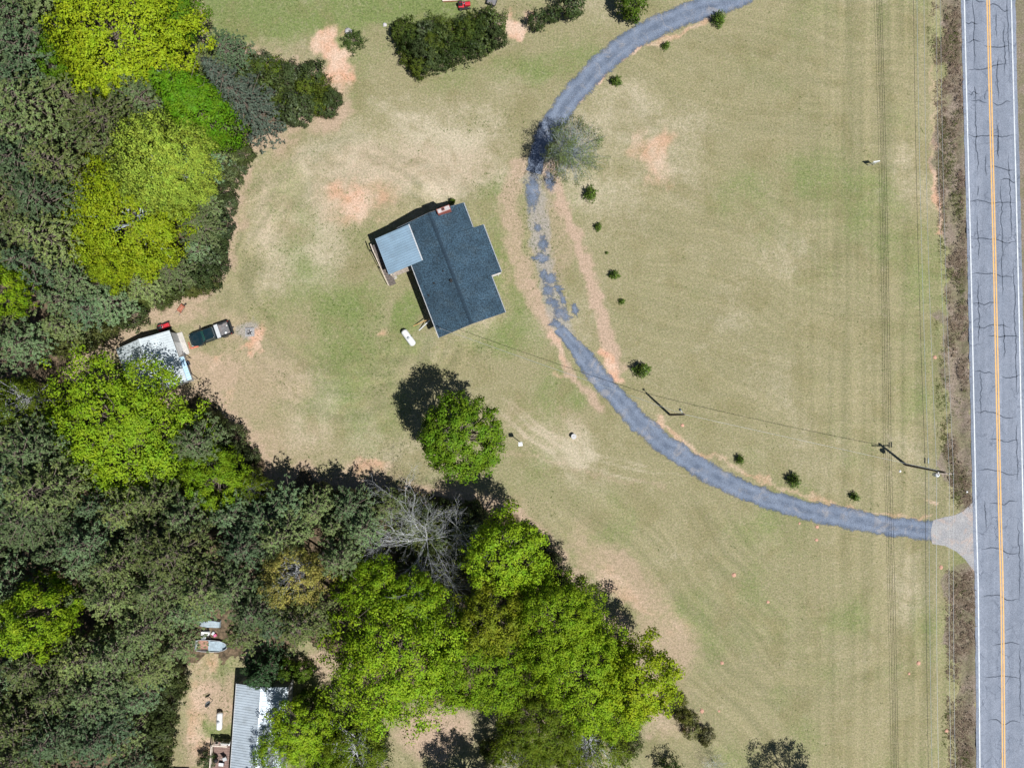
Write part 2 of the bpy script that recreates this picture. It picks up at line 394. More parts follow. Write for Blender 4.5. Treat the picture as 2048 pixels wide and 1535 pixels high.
def ground_material():
    m, t, b = new_mat('ground_turf')
    A = t.node('ShaderNodeAttribute', attribute_name='turf'); B = t.node('ShaderNodeAttribute', attribute_name='soil')
    sa = t.node('ShaderNodeSeparateColor'); t.link(A.outputs['Color'], sa.inputs[0])
    sb = t.node('ShaderNodeSeparateColor'); t.link(B.outputs['Color'], sb.inputs[0])
    pos = t.node('ShaderNodeNewGeometry').outputs['Position']
    f1 = t.noise(1.6, 6, 0.65, pos); f2 = t.noise(6.0, 4, 0.7, pos); f3 = t.noise(0.35, 5, 0.6, pos)
    f4 = t.noise(3.0, 5, 0.7, pos, 1.2)
    def rag(mask, amt=0.9, lo=0.35, hi=0.65):
        n = t.math('MULTIPLY', t.math('SUBTRACT', t.math('ADD', t.math('MULTIPLY', f1, 0.55), t.math('MULTIPLY', f2, 0.45)), 0.5), amt)
        return t.ramp(t.math('ADD', mask, n), lo, hi)
    straw = (0.44, 0.385, 0.285); olive = (0.258, 0.235, 0.135); grn = (0.145, 0.20, 0.058); dgrn = (0.085, 0.125, 0.04)
    c = t.mix(rag(sa.outputs[1], 1.4, 0.15, 0.85), olive, straw)
    gm = t.math('ADD', sa.outputs[0], t.math('MULTIPLY', t.math('SUBTRACT', f4, 0.5), 1.0))
    c = t.mix(t.math('MULTIPLY', t.ramp(gm, 0.22, 0.95), 0.84), c, grn)
    # darker weed tufts
    tuft = t.ramp(t.math('ADD', t.math('MULTIPLY', t.noise(2.2, 4, 0.7, pos), 0.8), t.math('MULTIPLY', sa.outputs[0], 0.14)), 0.47, 0.66)
    c = t.mix(t.math('MULTIPLY', tuft, 0.42), c, dgrn)
    c = t.mix(t.math('MULTIPLY', t.ramp(t.noise(1.1, 5, 0.75, pos, 0.6), 0.5, 0.72), 0.32), c, (0.42, 0.37, 0.265))
    c = t.mix(t.math('MULTIPLY', t.ramp(t.noise(0.23, 4, 0.65, pos, 0.4), 0.46, 0.68), 0.55), c, (0.195, 0.175, 0.085))
    # mowing streaks
    c = t.mix(1.0, c, t.mix(t.ramp(t.math('ADD', B.outputs['Alpha'], t.math('MULTIPLY', t.math('SUBTRACT', f2, 0.5), 0.25)), 0.2, 0.8), (0.80, 0.83, 0.80), (1.20, 1.17, 1.2)), 'MULTIPLY')
    # mixed blades: straw pink, fresh green and yellow at hand's breadth
    h1 = t.noise(3.6, 3, 0.8, pos); h2 = t.noise(5.3, 3, 0.8, pos, 0.7)
    c = t.mix(t.math('MULTIPLY', t.ramp(h1, 0.50, 0.72), 0.38), c, (0.40, 0.31, 0.235))
    c = t.mix(t.math('MULTIPLY', t.ramp(h1, 0.50, 0.30), 0.34), c, (0.15, 0.215, 0.065))
    c = t.mix(t.math('MULTIPLY', t.ramp(h2, 0.54, 0.75), 0.36), c, (0.42, 0.38, 0.16))
    c = t.mix(t.math('MULTIPLY', t.ramp(h2, 0.46, 0.26), 0.30), c, (0.12, 0.155, 0.085))
    # thin bare soil
    c = t.mix(t.math('MULTIPLY', rag(A.outputs['Alpha'], 1.1, 0.1, 1.0), 0.95), c, t.mix(f1, (0.36, 0.25, 0.185), (0.48, 0.365, 0.28)))
    c = t.mix(rag(sb.outputs[1], 0.5, 0.3, 0.6), c, t.mix(t.ramp(f2, 0.3, 0.7), t.mix(f1, (0.13, 0.10, 0.08), (0.20, 0.165, 0.12)), t.mix(t.ramp(f3, 0.4, 0.6), (0.29, 0.24, 0.20), (0.21, 0.205, 0.12))))
    c = t.mix(t.math('MULTIPLY', rag(sb.outputs[2], 0.9, 0.3, 0.9), 0.7), c, t.mix(f1, (0.24, 0.235, 0.235), (0.37, 0.345, 0.33)))
    c = t.mix(t.math('MULTIPLY', rag(sa.outputs[2], 0.9, 0.05, 0.85), 0.95), c, t.mix(t.ramp(f3, 0.35, 0.65), t.mix(f1, (0.50, 0.27, 0.165), (0.56, 0.35, 0.25)), (0.58, 0.43, 0.335)))
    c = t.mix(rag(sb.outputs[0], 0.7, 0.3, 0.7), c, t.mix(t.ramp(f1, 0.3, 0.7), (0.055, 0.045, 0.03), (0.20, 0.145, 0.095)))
    # blade-scale grain
    g1 = t.noise(14.0, 2, 0.8, pos); g2 = t.noise(4.5, 3, 0.75, pos)
    g = t.mix(0.6, t.mix(t.ramp(g2, 0.28, 0.72), (0.70, 0.73, 0.70), (1.27, 1.25, 1.28)), t.mix(t.ramp(g1, 0.25, 0.75), (0.5, 0.52, 0.5), (1.5, 1.47, 1.5)), 'MULTIPLY')
    c = t.mix(1.0, c, g, 'MULTIPLY')
    t.link(c, b.inputs['Base Color'])
    b.inputs['Roughness'].default_value = 0.95; b.inputs['Specular IOR Level'].default_value = 0.1
    h = t.math('ADD', t.math('MULTIPLY', g1, 0.5), f2)
    t.link(t.bump(h, 0.5, 0.06), b.inputs['Normal'])
    return m
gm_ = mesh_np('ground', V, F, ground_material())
def attr(me, name, chans):
    a = me.attributes.new(name, 'FLOAT_COLOR', 'POINT')
    a.data.foreach_set('color', np.clip(np.stack([c.ravel() for c in chans], -1), 0, 1).astype(np.float32).ravel())
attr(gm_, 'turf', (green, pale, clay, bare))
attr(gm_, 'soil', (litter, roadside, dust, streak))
ground = tag(obj('ground', gm_), 'dry spring lawn with clay patches and woodland floor', kind='structure')

# ------------------------------------------------------------------ road
def smooth_line(pts, step):
    """Catmull-Rom through pixel points, resampled to even steps (pixels)"""
    P = [np.array(p, float) for p in pts]
    P = [2 * P[0] - P[1]] + P + [2 * P[-1] - P[-2]]
    out = []
    for i in range(1, len(P) - 2):
        n = max(2, int(np.linalg.norm(P[i + 1] - P[i]) / step))
        for k in range(n):
            u = k / n
            out.append(0.5 * ((2 * P[i]) + (-P[i - 1] + P[i + 1]) * u + (2 * P[i - 1] - 5 * P[i] + 4 * P[i + 1] - P[i + 2]) * u * u + (-P[i - 1] + 3 * P[i] - 3 * P[i + 1] + P[i + 2]) * u ** 3))
    out.append(P[-2])
    return np.array(out)

def ribbon(name, pts, half, z, material, nlat=6, rag=0.0, ragl=8.0, step=6.0, seed=0.0, thick=0.0, wfun=None):
    """flat strip along pixel polyline pts; half width in pixels; ragged edges by rag pixels"""
    L = smooth_line(pts, step)
    T = np.gradient(L, axis=0); T /= np.linalg.norm(T, axis=1)[:, None]
    N = np.stack([-T[:, 1], T[:, 0]], -1)
    s = np.concatenate([[0], np.cumsum(np.linalg.norm(np.diff(L, axis=0), axis=1))])
    wl = half + (fbm(s / ragl, s * 0 + seed, 4, seed) - 0.5) * 2 * rag
    wr = half + (fbm(s / ragl, s * 0 + seed + 50, 4, seed + 3) - 0.5) * 2 * rag
    if wfun is not None: k = wfun(s / s[-1]); wl = wl * k; wr = wr * k
    rows = []
    for i in range(len(L)):
        for j in range(nlat + 1):
            u = j / nlat
            o = -wl[i] * (1 - u) + wr[i] * u
            p = L[i] + N[i] * o
            rows.append(((p[0] - 1024) / PPM, -(p[1] - 767.5) / PPM, z))
    f = []
    k = nlat + 1
    for i in range(len(L) - 1):
        for j in range(nlat):
            a = i * k + j
            f.append((a, a + 1, a + k + 1, a + k))
    v = np.array(rows); f = np.array(f)
    # make it face up
    p0, p1, p2 = v[f[0][0]], v[f[0][1]], v[f[0][2]]
    if np.cross(p1 - p0, p2 - p0)[2] < 0: f = f[:, ::-1]
    me = mesh_np(name, v, f, material)
    at = me.attributes.new('across', 'FLOAT', 'POINT')
    at.data.foreach_set('value', np.tile(np.linspace(-1, 1, nlat + 1), len(L)).astype(np.float32))
    return me

def asphalt_material(name, c0, c1, speck, patch=None, patch_amt=0.0, long_streak=True, frayed=False):
    m, t, b = new_mat(name)
    pos = t.node('ShaderNodeNewGeometry').outputs['Position']
    f1 = t.noise(0.8, 6, 0.6, pos); f2 = t.noise(9.0, 3, 0.75, pos); f3 = t.noise(25.0, 2, 0.7, pos)
    c = t.mix(t.ramp(f1, 0.3, 0.7), c0, c1)
    if long_streak:
        mp = t.node('ShaderNodeMapping'); mp.inputs['Scale'].default_value = (1.3, 0.035, 1); mp.inputs['Rotation'].default_value = (0, 0, math.radians(1.2))
        t.link(pos, mp.inputs['Vector'])
        st = t.noise(1.0, 3, 0.5, mp.outputs['Vector'])
        # hairline crack network
        wv = t.node('ShaderNodeVectorMath', operation='ADD'); nv = t.node('ShaderNodeTexNoise'); nv.inputs['Scale'].default_value = 1.6; nv.inputs['Detail'].default_value = 4
        t.link(pos, nv.inputs['Vector']); sc_ = t.node('ShaderNodeVectorMath', operation='SCALE'); sc_.inputs['Scale'].default_value = 0.8; t.link(nv.outputs['Color'], sc_.inputs[0])
        t.link(pos, wv.inputs[0]); t.link(sc_.outputs[0], wv.inputs[1])
        m2 = t.node('ShaderNodeMapping'); m2.inputs['Scale'].default_value = (0.62, 0.30, 1); t.link(wv.outputs[0], m2.inputs['Vector'])
        vo = t.node('ShaderNodeTexVoronoi', feature='DISTANCE_TO_EDGE'); vo.inputs['Scale'].default_value = 1.0; t.link(m2.outputs['Vector'], vo.inputs['Vector'])
        hair = t.math('MULTIPLY', t.math('SUBTRACT', 1.0, t.ramp(vo.outputs['Distance'], 0.008, 0.035)), t.ramp(t.noise(0.25, 3, 0.6, pos), 0.42, 0.6))
        c = t.mix(t.math('MULTIPLY', hair, 0.55), c, (0.07, 0.085, 0.12))
        c = t.mix(1.0, c, t.mix(t.ramp(st, 0.3, 0.7), (0.86, 0.87, 0.88), (1.10, 1.09, 1.08)), 'MULTIPLY')
    ac0 = t.node('ShaderNodeAttribute', attribute_name='across').outputs['Fac']
    # traffic polishes the wheel paths
    wp_ = t.math('ABSOLUTE', t.math('SUBTRACT', t.math('ABSOLUTE', ac0), 0.46 if long_streak else 0.42))
    wear = t.math('SUBTRACT', 1.0, t.ramp(t.math('ADD', wp_, t.math('MULTIPLY', t.math('SUBTRACT', f1, 0.5), 0.25)), 0.05, 0.30))
    c = t.mix(t.math('MULTIPLY', wear, 0.35 if long_streak else 0.28), c, tuple(min(1, x * (0.80 if long_streak else 1.45)) for x in c1))
    if patch is not None:
        c = t.mix(t.math('MULTIPLY', t.ramp(t.noise(0.55, 6, 0.7, pos, 0.8), 0.5, 0.68), patch_amt), c, patch)
    c = t.mix(speck, c, t.mix(1.0, c, t.mix(t.ramp(f2, 0.3, 0.7), (0.5, 0.5, 0.5), (1.5, 1.5, 1.5)), 'MULTIPLY'))
    c = t.mix(speck * 0.8, c, t.mix(1.0, c, t.mix(t.ramp(f3, 0.3, 0.7), (0.4, 0.4, 0.4), (1.6, 1.6, 1.6)), 'MULTIPLY'))
    t.link(c, b.inputs['Base Color']); b.inputs['Roughness'].default_value = 0.9; b.inputs['Specular IOR Level'].default_value = 0.25
    t.link(t.bump(f3, 0.25, 0.01), b.inputs['Normal'])
    if frayed:      # loose stone thins out towards the edge and lets the soil show
        ac = t.node('ShaderNodeAttribute', attribute_name='across').outputs['Fac']
        e = t.math('ABSOLUTE', ac)
        n = t.math('ADD', t.math('MULTIPLY', t.noise(1.7, 5, 0.7, pos), 0.9), t.math('MULTIPLY', t.noise(7.0, 3, 0.7, pos), 0.35))
        k = t.math('SUBTRACT', n, t.math('MULTIPLY', t.math('POWER', e, 2.2), 0.62))
        tr = t.node('ShaderNodeBsdfTransparent'); mxs = t.node('ShaderNodeMixShader')
        t.link(t.ramp(k, 0.02, 0.38), mxs.inputs[0]); t.link(tr.outputs[0], mxs.inputs[1]); t.link(b.outputs[0], mxs.inputs[2])
        t.link(mxs.outputs[0], t.n['Material Output'].inputs['Surface'])
    return m
M_ROAD = asphalt_material('road_asphalt', (0.19, 0.22, 0.28), (0.235, 0.265, 0.33), 0.45)
M_DRIVE = asphalt_material('driveway_gravel', (0.098, 0.125, 0.178), (0.165, 0.20, 0.268), 0.6, (0.34, 0.31, 0.29), 0.45, False, True)
M_APRON = asphalt_material('apron_asphalt', (0.27, 0.275, 0.295), (0.345, 0.34, 0.345), 0.55, (0.45, 0.34, 0.28), 0.6, False)
M_CRACK = mat('crack_tar', (0.062, 0.078, 0.11), 0.85, var=0.3)
M_LINEW = mat('road_paint_white', (0.62, 0.66, 0.70), 0.7, var=0.12, scale=2.0, dirt=(0.35, 0.38, 0.42), dirt_amt=0.5)
M_LINEY = mat('road_paint_yellow', (0.68, 0.40, 0.13), 0.7, var=0.12, scale=2.0, dirt=(0.45, 0.33, 0.22), dirt_amt=0.5)

road_half = 54.5
road = tag(obj('road', ribbon('road', ROAD_C, road_half, 0.03, M_ROAD, 10, 1.6, 14, 10, 2.0)), 'two lane asphalt road with cracked surface', kind='structure')
def offs(d): return [(x + d, y) for x, y in ROAD_C]
obj('edge_line', ribbon('edge_line', offs(-47.5), 1.15, 0.036, M_LINEW, 1, 0.15, 10, 12), road)
obj('edge_line', ribbon('edge_line', offs(46.5), 1.15, 0.036, M_LINEW, 1, 0.15, 10, 12, 4.0), road)
obj('centre_line', ribbon('centre_line', offs(-2.3), 1.35, 0.036, M_LINEY, 1, 0.15, 10, 12, 5.0), road)
obj('centre_line', ribbon('centre_line', offs(2.3), 1.35, 0.036, M_LINEY, 1, 0.15, 10, 12, 6.0), road)
def rcx(py): return float(np.interp(py, [p[1] for p in ROAD_C], [p[0] for p in ROAD_C]))
_ck = random.Random(4)
def crack(pts, w=1.0):
    L = smooth_line(pts, 5.0)
    L = L + np.stack([(fbm(L[:, 0] / 7, L[:, 1] / 7, 3, 5.0) - 0.5) * 5, (fbm(L[:, 0] / 7, L[:, 1] / 7, 3, 50.0) - 0.5) * 5], -1)
    obj('crack', ribbon('crack', [tuple(p) for p in L], w, 0.0335, M_CRACK, 1, w * 0.45, 6, 4.0, _ck.random() * 90, wfun=lambda u: np.clip(np.minimum(u, 1 - u) * 6, 0.25, 1)), road)
def rp(o, y): return (rcx(y) + o, y)
# sealed cracks as they lie on the road from the top of the picture downwards
for y0, y1, a, bb in [(3, 5, -52, -4), (12, 20, -2, 44), (46, 48, -48, -20), (86, 84, -44, -18), (92, 91, -10, 40), (141, 128, -46, 40), (187, 188, -44, -22), (201, 206, -40, -6), (206, 203, 4, 40), (270, 270, -50, 50),
                      (333, 340, -12, 46), (360, 362, 16, 50), (404, 406, -50, 46), (478, 482, -46, 46), (548, 552, -48, 40), (607, 606, -46, 4), (652, 655, -44, 30), (670, 674, -20, 44), (744, 748, -44, -6), (752, 750, 8, 46), (826, 832, -46, 38), (878, 880, -20, 40), (940, 948, -44, 40), (1006, 1002, -20, 36), (1098, 1104, -40, 38), (1192, 1196, -44, 34), (1290, 1288, -20, 36), (1352, 1356, -38, 36), (1440, 1444, -30, 34)]:
    mid = (a + bb) / 2
    crack([rp(a, y0), rp(a * 0.5 + mid * 0.5, y0 + _ck.uniform(-4, 4)), rp(mid, (y0 + y1) / 2 + _ck.uniform(-5, 5)), rp(bb * 0.5 + mid * 0.5, y1 + _ck.uniform(-4, 4)), rp(bb, y1)], 1.0)
for o, y0, y1 in [(-30, -10, 140), (-31, 172, 200), (-30, 200, 350), (-12, 188, 200), (14, 24, 76), (16, 112, 200), (30, 44, 152), (38, -10, 130), (12, 244, 312), (12, 272, 316), (34, 306, 480), (16, 358, 520), (-13, 310, 352), (-30, 372, 392), (-31, 430, 520), (-34, 560, 690), (15, 500, 590), (38, 520, 800), (37, 840, 960), (-33, 740, 830), (15, 640, 720), (36, 1040, 1200), (-30, 1000, 1060), (34, 1290, 1440)]:
    n = max(2, int((y1 - y0) / 25))
    crack([rp(o + _ck.uniform(-1.5, 1.5), y0 + (y1 - y0) * k / n) for k in range(n + 1)], 0.95)

# driveway -------------------------------------------------------
UP = [(1560, -60), (1480, -8), (1420, 12), (1350, 38), (1280, 72), (1222, 112), (1172, 160), (1135, 205), (1104, 250), (1080, 300), (1066, 345)]
LOW = [(1118, 655), (1148, 690), (1188, 742), (1235, 797), (1285, 850), (1340, 895), (1402, 935), (1475, 973), (1560, 1006), (1650, 1028), (1740, 1045), (1810, 1056), (1882, 1064)]
drv = tag(obj('driveway', ribbon('driveway', UP, 25, 0.012, M_DRIVE, 10, 6, 22, 4, 8.0, wfun=lambda u: 1 - 0.3 * sstep(0.85, 1.0, u))), 'curved blue grey gravel driveway crossing the lawn', kind='structure')
obj('driveway_section', ribbon('driveway_section', LOW, 22.5, 0.012, M_DRIVE, 10, 6, 18, 4, 21.0, wfun=lambda u: 0.55 + 0.45 * sstep(0.0, 0.12, u)), drv)
def blob(name, cx, cy, rx, ry, ang, z, material, seed, parent, rag=0.6, n=90):
    th = np.arange(n) * 2 * PI / n
    r = 1 + (fbm(np.cos(th) * 1.5 + seed, np.sin(th) * 1.5 + seed, 4, seed) - 0.5) * 2 * rag + (fbm(np.cos(th) * 5 + seed, np.sin(th) * 5, 3, seed + 9) - 0.5) * 0.5 * rag
    x = np.cos(th) * r * rx; y = np.sin(th) * r * ry
    a = math.radians(ang)
    px = cx + x * math.cos(a) - y * math.sin(a); py = cy + x * math.sin(a) + y * math.cos(a)
    v = [((cx - 1024) / PPM, -(cy - 767.5) / PPM, z)] + [((p - 1024) / PPM, -(q - 767.5) / PPM, z) for p, q in zip(px, py)]
    f = [(0, 1 + (i + 1) % n, 1 + i) for i in range(n)]
    me = mesh_np(name, v, f, material)
    at = me.attributes.new('across', 'FLOAT', 'POINT'); at.data.foreach_set('value', np.array([0.55] + [1.08] * n, dtype=np.float32))
    return obj(name, me, parent)
for i, (cx, cy, rx, ry, ang) in enumerate([(1066, 385, 13, 34, 0), (1099, 362, 8, 24, -8), (1086, 487, 10, 17, -10), (1082, 516, 14, 10, 10), (1088, 548, 9, 12, 0), (1101, 556, 14, 12, 20), (1095, 582, 11, 13, 0), (1118, 577, 9, 8, 0),
                                            (1106, 605, 15, 11, 15), (1126, 598, 6, 12, -20), (1122, 628, 17, 12, 20), (1112, 648, 13, 10, 30), (1150, 618, 6, 14, -15), (1075, 455, 6, 9, 0)]):
    blob('gravel_patch', cx, cy, rx * 1.55, ry * 1.5, ang, 0.016 + 0.0012 * i, M_DRIVE, 3.0 + i * 7.7, drv)
ap = MB()
apoly = [(1866, 1040), (1886, 1034), (1908, 1030), (1926, 1022), (1940, 1008), (1952, 1000), (1953, 1146), (1944, 1137), (1930, 1118), (1912, 1102), (1890, 1091), (1864, 1087), (1861, 1064)]
ap.add([((x - 1024) / PPM, -(y - 767.5) / PPM, 0.022) for x, y in apoly], [tuple(reversed(range(len(apoly))))])
ap.build('driveway_apron', M_APRON, drv)

# ------------------------------------------------------------------ house
M_SHINGLE = mat('shingle_roof', (0.034, 0.066, 0.098), 0.9, var=0.22, scale=0.5, dirt=(0.05, 0.078, 0.10), dirt_amt=0.5, fine=0.9, bump=0.5, spec=0.3)
M_RIDGE = mat('ridge_shingle_shadowed', (0.024, 0.046, 0.070), 0.9, var=0.2, scale=3, fine=0.6, spec=0.3)  # base colour darkened to stand in for the shadow line along the ridge
M_GUTTER = mat('white_gutter', (0.50, 0.52, 0.55), 0.45, var=0.1, scale=2, dirt=(0.35, 0.35, 0.34), dirt_amt=0.4)
M_BARGE = mat('grey_bargeboard', (0.20, 0.19, 0.19), 0.7, var=0.15)
M_SIDING = mat('house_siding', (0.55, 0.52, 0.46), 0.7, var=0.1)
M_BRICK2 = mat('basement_block', (0.34, 0.27, 0.23), 0.9, var=0.25, scale=5, fine=0.4)
M_BRICK = mat('chimney_brick', (0.34, 0.10, 0.075), 0.85, var=0.3, scale=6, fine=0.5)
M_MORTAR = mat('chimney_cap', (0.50, 0.46, 0.46), 0.9, var=0.2, scale=3, dirt=(0.25, 0.21, 0.20), dirt_amt=0.6)
M_BLACK = mat('soot_black', (0.012, 0.012, 0.014), 0.7, var=0.2)
M_GLASS = mat('window_glass', (0.03, 0.05, 0.06), 0.08, var=0.1, spec=0.8)
M_PORCHMETAL = mat('porch_metal', (0.27, 0.39, 0.50), 0.42, metal=0.25, var=0.10, scale=0.7, dirt=(0.20, 0.25, 0.30), dirt_amt=0.35)
M_SHEDMETAL = mat('shed_metal', (0.60, 0.66, 0.70), 0.4, metal=0.35, var=0.10, scale=0.9, dirt=(0.36, 0.40, 0.44), dirt_amt=0.45)
M_SHEDBLUE = mat('awning_metal', (0.48, 0.68, 0.84), 0.4, metal=0.3, var=0.1, scale=1.5)
M_TRAILMETAL = mat('trailer_metal', (0.50, 0.57, 0.64), 0.45, metal=0.3, var=0.10, scale=0.8, dirt=(0.33, 0.37, 0.40), dirt_amt=0.5)
M_STEP = mat('step_wood_shaded', (0.13, 0.11, 0.10), 0.9, var=0.3, scale=5)  # steps coloured dark to imitate the shadow between porch roof and rail
M_WOOD = mat('weathered_wood', (0.34, 0.29, 0.25), 0.85, var=0.3, scale=5, dirt=(0.2, 0.15, 0.12), dirt_amt=0.5)
M_WOODLT = mat('pale_wood', (0.62, 0.54, 0.46), 0.8, var=0.2, scale=5)
M_DECK = mat('deck_brown', (0.22, 0.145, 0.125), 0.85, var=0.3, scale=4, dirt=(0.36, 0.25, 0.2), dirt_amt=0.4)
M_CONC = mat('pale_concrete', (0.50, 0.48, 0.455), 0.9, var=0.15, scale=2.0, dirt=(0.40, 0.36, 0.33), dirt_amt=0.6, fine=0.4)
M_WHITE = mat('white_paint', (0.76, 0.78, 0.80), 0.4, var=0.06, scale=2, dirt=(0.5, 0.5, 0.5), dirt_amt=0.3)
M_GREYMETAL = mat('grey_metal', (0.36, 0.39, 0.43), 0.45, metal=0.6, var=0.15, scale=4)
M_POLE = mat('utility_pole_wood', (0.12, 0.10, 0.085), 0.9, var=0.3, scale=6)
M_RUBBER = mat('black_rubber', (0.02, 0.02, 0.022), 0.85, var=0.2)
M_RED = mat('red_paint', (0.52, 0.03, 0.045), 0.35, var=0.15, scale=4, coat=0.3)
M_RUST = mat('rusty_steel', (0.42, 0.16, 0.10), 0.85, var=0.35, scale=6)
M_SKIRT = mat('grey_siding', (0.42, 0.43, 0.44), 0.75, var=0.12)

def rib_panel(name, width, length, material, pitch=0.30, rib=0.055, side=1):
    """sheet of ribbed roofing: x along the slope (length), y across (width); returns a mesh"""
    n = max(1, round(width / pitch)); p = width / n
    prof = []
    for i in range(n):
        y = i * p
        prof += [(y + 0.004, 0), (y + p * 0.30, 0), (y + p * 0.42, rib), (y + p * 0.62, rib), (y + p * 0.74, 0)]
    prof.append((width - 0.004, 0))
    m = MB(); k = len(prof)
    vs = [(0, y, z) for y, z in prof] + [(length, y, z) for y, z in prof]
    vs += [(0, y, z - 0.012) for y, z in prof] + [(length, y, z - 0.012) for y, z in prof]
    fs = []
    for i in range(k - 1):
        fs += [(i, k + i, k + i + 1, i + 1), (2 * k + i, 2 * k + i + 1, 3 * k + i + 1, 3 * k + i)]
        fs += [(i, i + 1, 2 * k + i + 1, 2 * k + i), (k + i, 3 * k + i, 3 * k + i + 1, k + i + 1)]
    fs += [(0, 2 * k, 3 * k, k), (k - 1, 2 * k - 1, 4 * k - 1, 3 * k - 1)]
    m.add(vs, fs)
    return m.mesh(name, material)
def place_panels(parent, name, p0, p1, q0, material, pw=0.92, pitch=0.23, lap=0.0):
    """fill the roof plane with upper edge p0-p1 and slope running to q0 (local coordinates) with ribbed sheets"""
    p0 = Vector(p0); p1 = Vector(p1); q0 = Vector(q0)
    ex = (q0 - p0); L = ex.length; ex.normalize()
    ey = (p1 - p0); Wd = ey.length; ey.normalize()
    ez = ex.cross(ey)
    if ez.z < 0:
        p0, p1 = p1, p0 + Vector((0, 0, 0)); q0 = q0 + (p0 - p1)
        ey = -ey; ez = ex.cross(ey)
    n = max(1, round(Wd / pw)); w = Wd / n
    me = rib_panel(name, w, L, material, pitch)
    M = Matrix((ex, ey, ez)).transposed().to_4x4()
    for i in range(n):
        o = obj(name, me, parent)
        o.matrix_local = Matrix.Translation(p0 + ey * (w * i) + ez * 0.01) @ M
        o.color = (1, 1, 1, 1)

EZ = 4.6; RZ = 6.05; FZ = 2.4      # the house stands on a tall basement
hc = W(902.75, 539.8, EZ); hrot = math.radians(20.9)
house = empty('house', (hc.x, hc.y, 0), hrot, 'single storey house with dark blue shingle roof and brick chimney', 'house')
hm = Matrix.Rotation(-hrot, 3, 'Z')
def hp(px, py, z):
    w = W(px, py, z); d = hm @ Vector((w.x - hc.x, w.y - hc.y, 0))
    return Vector((d.x, d.y, z))
HW, HL = 4.23, 6.98        # half roof width / length
ww, wl_ = HW - 0.5, HL - 0.5
WT = EZ - 0.11
m = MB(); m.box((0, 0, FZ + (WT - FZ) / 2), (2 * ww, 2 * wl_, WT - FZ))
MB().box((0, 0, FZ / 2), (2 * ww - 0.04, 2 * wl_ - 0.04, FZ)).build('basement_wall', M_BRICK2, house)
for s in (-1, 1):
    m.add([(-ww, s * wl_, WT), (ww, s * wl_, WT), (0, s * wl_, RZ - 0.22), (-ww, s * (wl_ - 0.1), WT), (ww, s * (wl_ - 0.1), WT), (0, s * (wl_ - 0.1), RZ - 0.22)],
          [(0, 1, 2), (5, 4, 3), (0, 2, 5, 3), (1, 4, 5, 2)])
m.build('wall', M_SIDING, house)
def slab(side, y0, y1, x_in, x_out, z_in, z_out, th=0.14):
    a = [(x_in, y0, z_in - th), (x_out, y0, z_out - th), (x_out, y1, z_out - th), (x_in, y1, z_in - th)]
    b = [(x, y, z + th) for x, y, z in a]
    if side < 0: a = a[::-1]; b = b[::-1]
    return MB().hexa(a, b)
slab(1, -HL, HL, 0.0, HW, RZ, EZ).build('roof_slope', M_SHINGLE, house)
slab(-1, -HL, HL, -0.004, -HW, RZ, EZ).build('roof_slope', M_SHINGLE, house)
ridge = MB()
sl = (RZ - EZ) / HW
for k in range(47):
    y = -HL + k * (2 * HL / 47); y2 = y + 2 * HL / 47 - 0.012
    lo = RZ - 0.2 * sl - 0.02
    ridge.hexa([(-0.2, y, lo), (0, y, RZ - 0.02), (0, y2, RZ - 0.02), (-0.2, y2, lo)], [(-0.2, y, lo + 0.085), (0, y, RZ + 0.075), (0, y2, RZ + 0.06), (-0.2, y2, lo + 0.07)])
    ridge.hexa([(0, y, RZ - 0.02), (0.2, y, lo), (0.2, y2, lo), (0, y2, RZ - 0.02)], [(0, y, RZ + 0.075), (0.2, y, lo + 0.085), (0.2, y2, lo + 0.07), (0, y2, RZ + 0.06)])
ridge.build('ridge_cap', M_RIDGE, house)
# front porch roof that reaches past the eave
pr0 = hp(967, 448.6, EZ - 0.1); pr1 = hp(1002.6, 543.4, EZ - 0.1)
PX1 = (pr0.x + pr1.x) / 2; PY0, PY1 = pr1.y, pr0.y
xin = HW - 2.3
slab(1, PY0, PY1, xin, PX1, RZ - xin * sl + 0.01, EZ - 0.02, 0.30).build('porch_roof', M_SHINGLE, house, bevel=0.01)
for y in (PY0 + 0.35, (PY0 + PY1) / 2, PY1 - 0.35):
    MB().box((PX1 - 0.35, y, EZ / 2 - 0.15), (0.16, 0.16, EZ - 0.3)).build('porch_post', M_WHITE, house)
MB().box(((HW - 0.4 + PX1) / 2 - 0.1, (PY0 + PY1) / 2, FZ - 0.1), (PX1 - HW + 0.6, PY1 - PY0 - 0.2, 0.2)).build('porch_floor', M_CONC, house)
def gutter(x, y0, y1, z, s):
    g = MB(); g.box((x + s * 0.04, (y0 + y1) / 2, z - 0.11), (0.09, y1 - y0, 0.012))
    g.box((x + s * 0.08, (y0 + y1) / 2, z - 0.05), (0.012, y1 - y0, 0.12)); g.box((x + s * 0.004, (y0 + y1) / 2, z - 0.05), (0.012, y1 - y0, 0.12))
    return g.build('gutter', M_GUTTER, house)
gutter(-HW, -HL, HL, EZ, -1); gutter(HW, -HL, PY0 - 0.02, EZ, 1); gutter(HW, PY1 + 0.02, HL, EZ, 1); gutter(PX1, PY0, PY1, EZ - 0.02, 1)
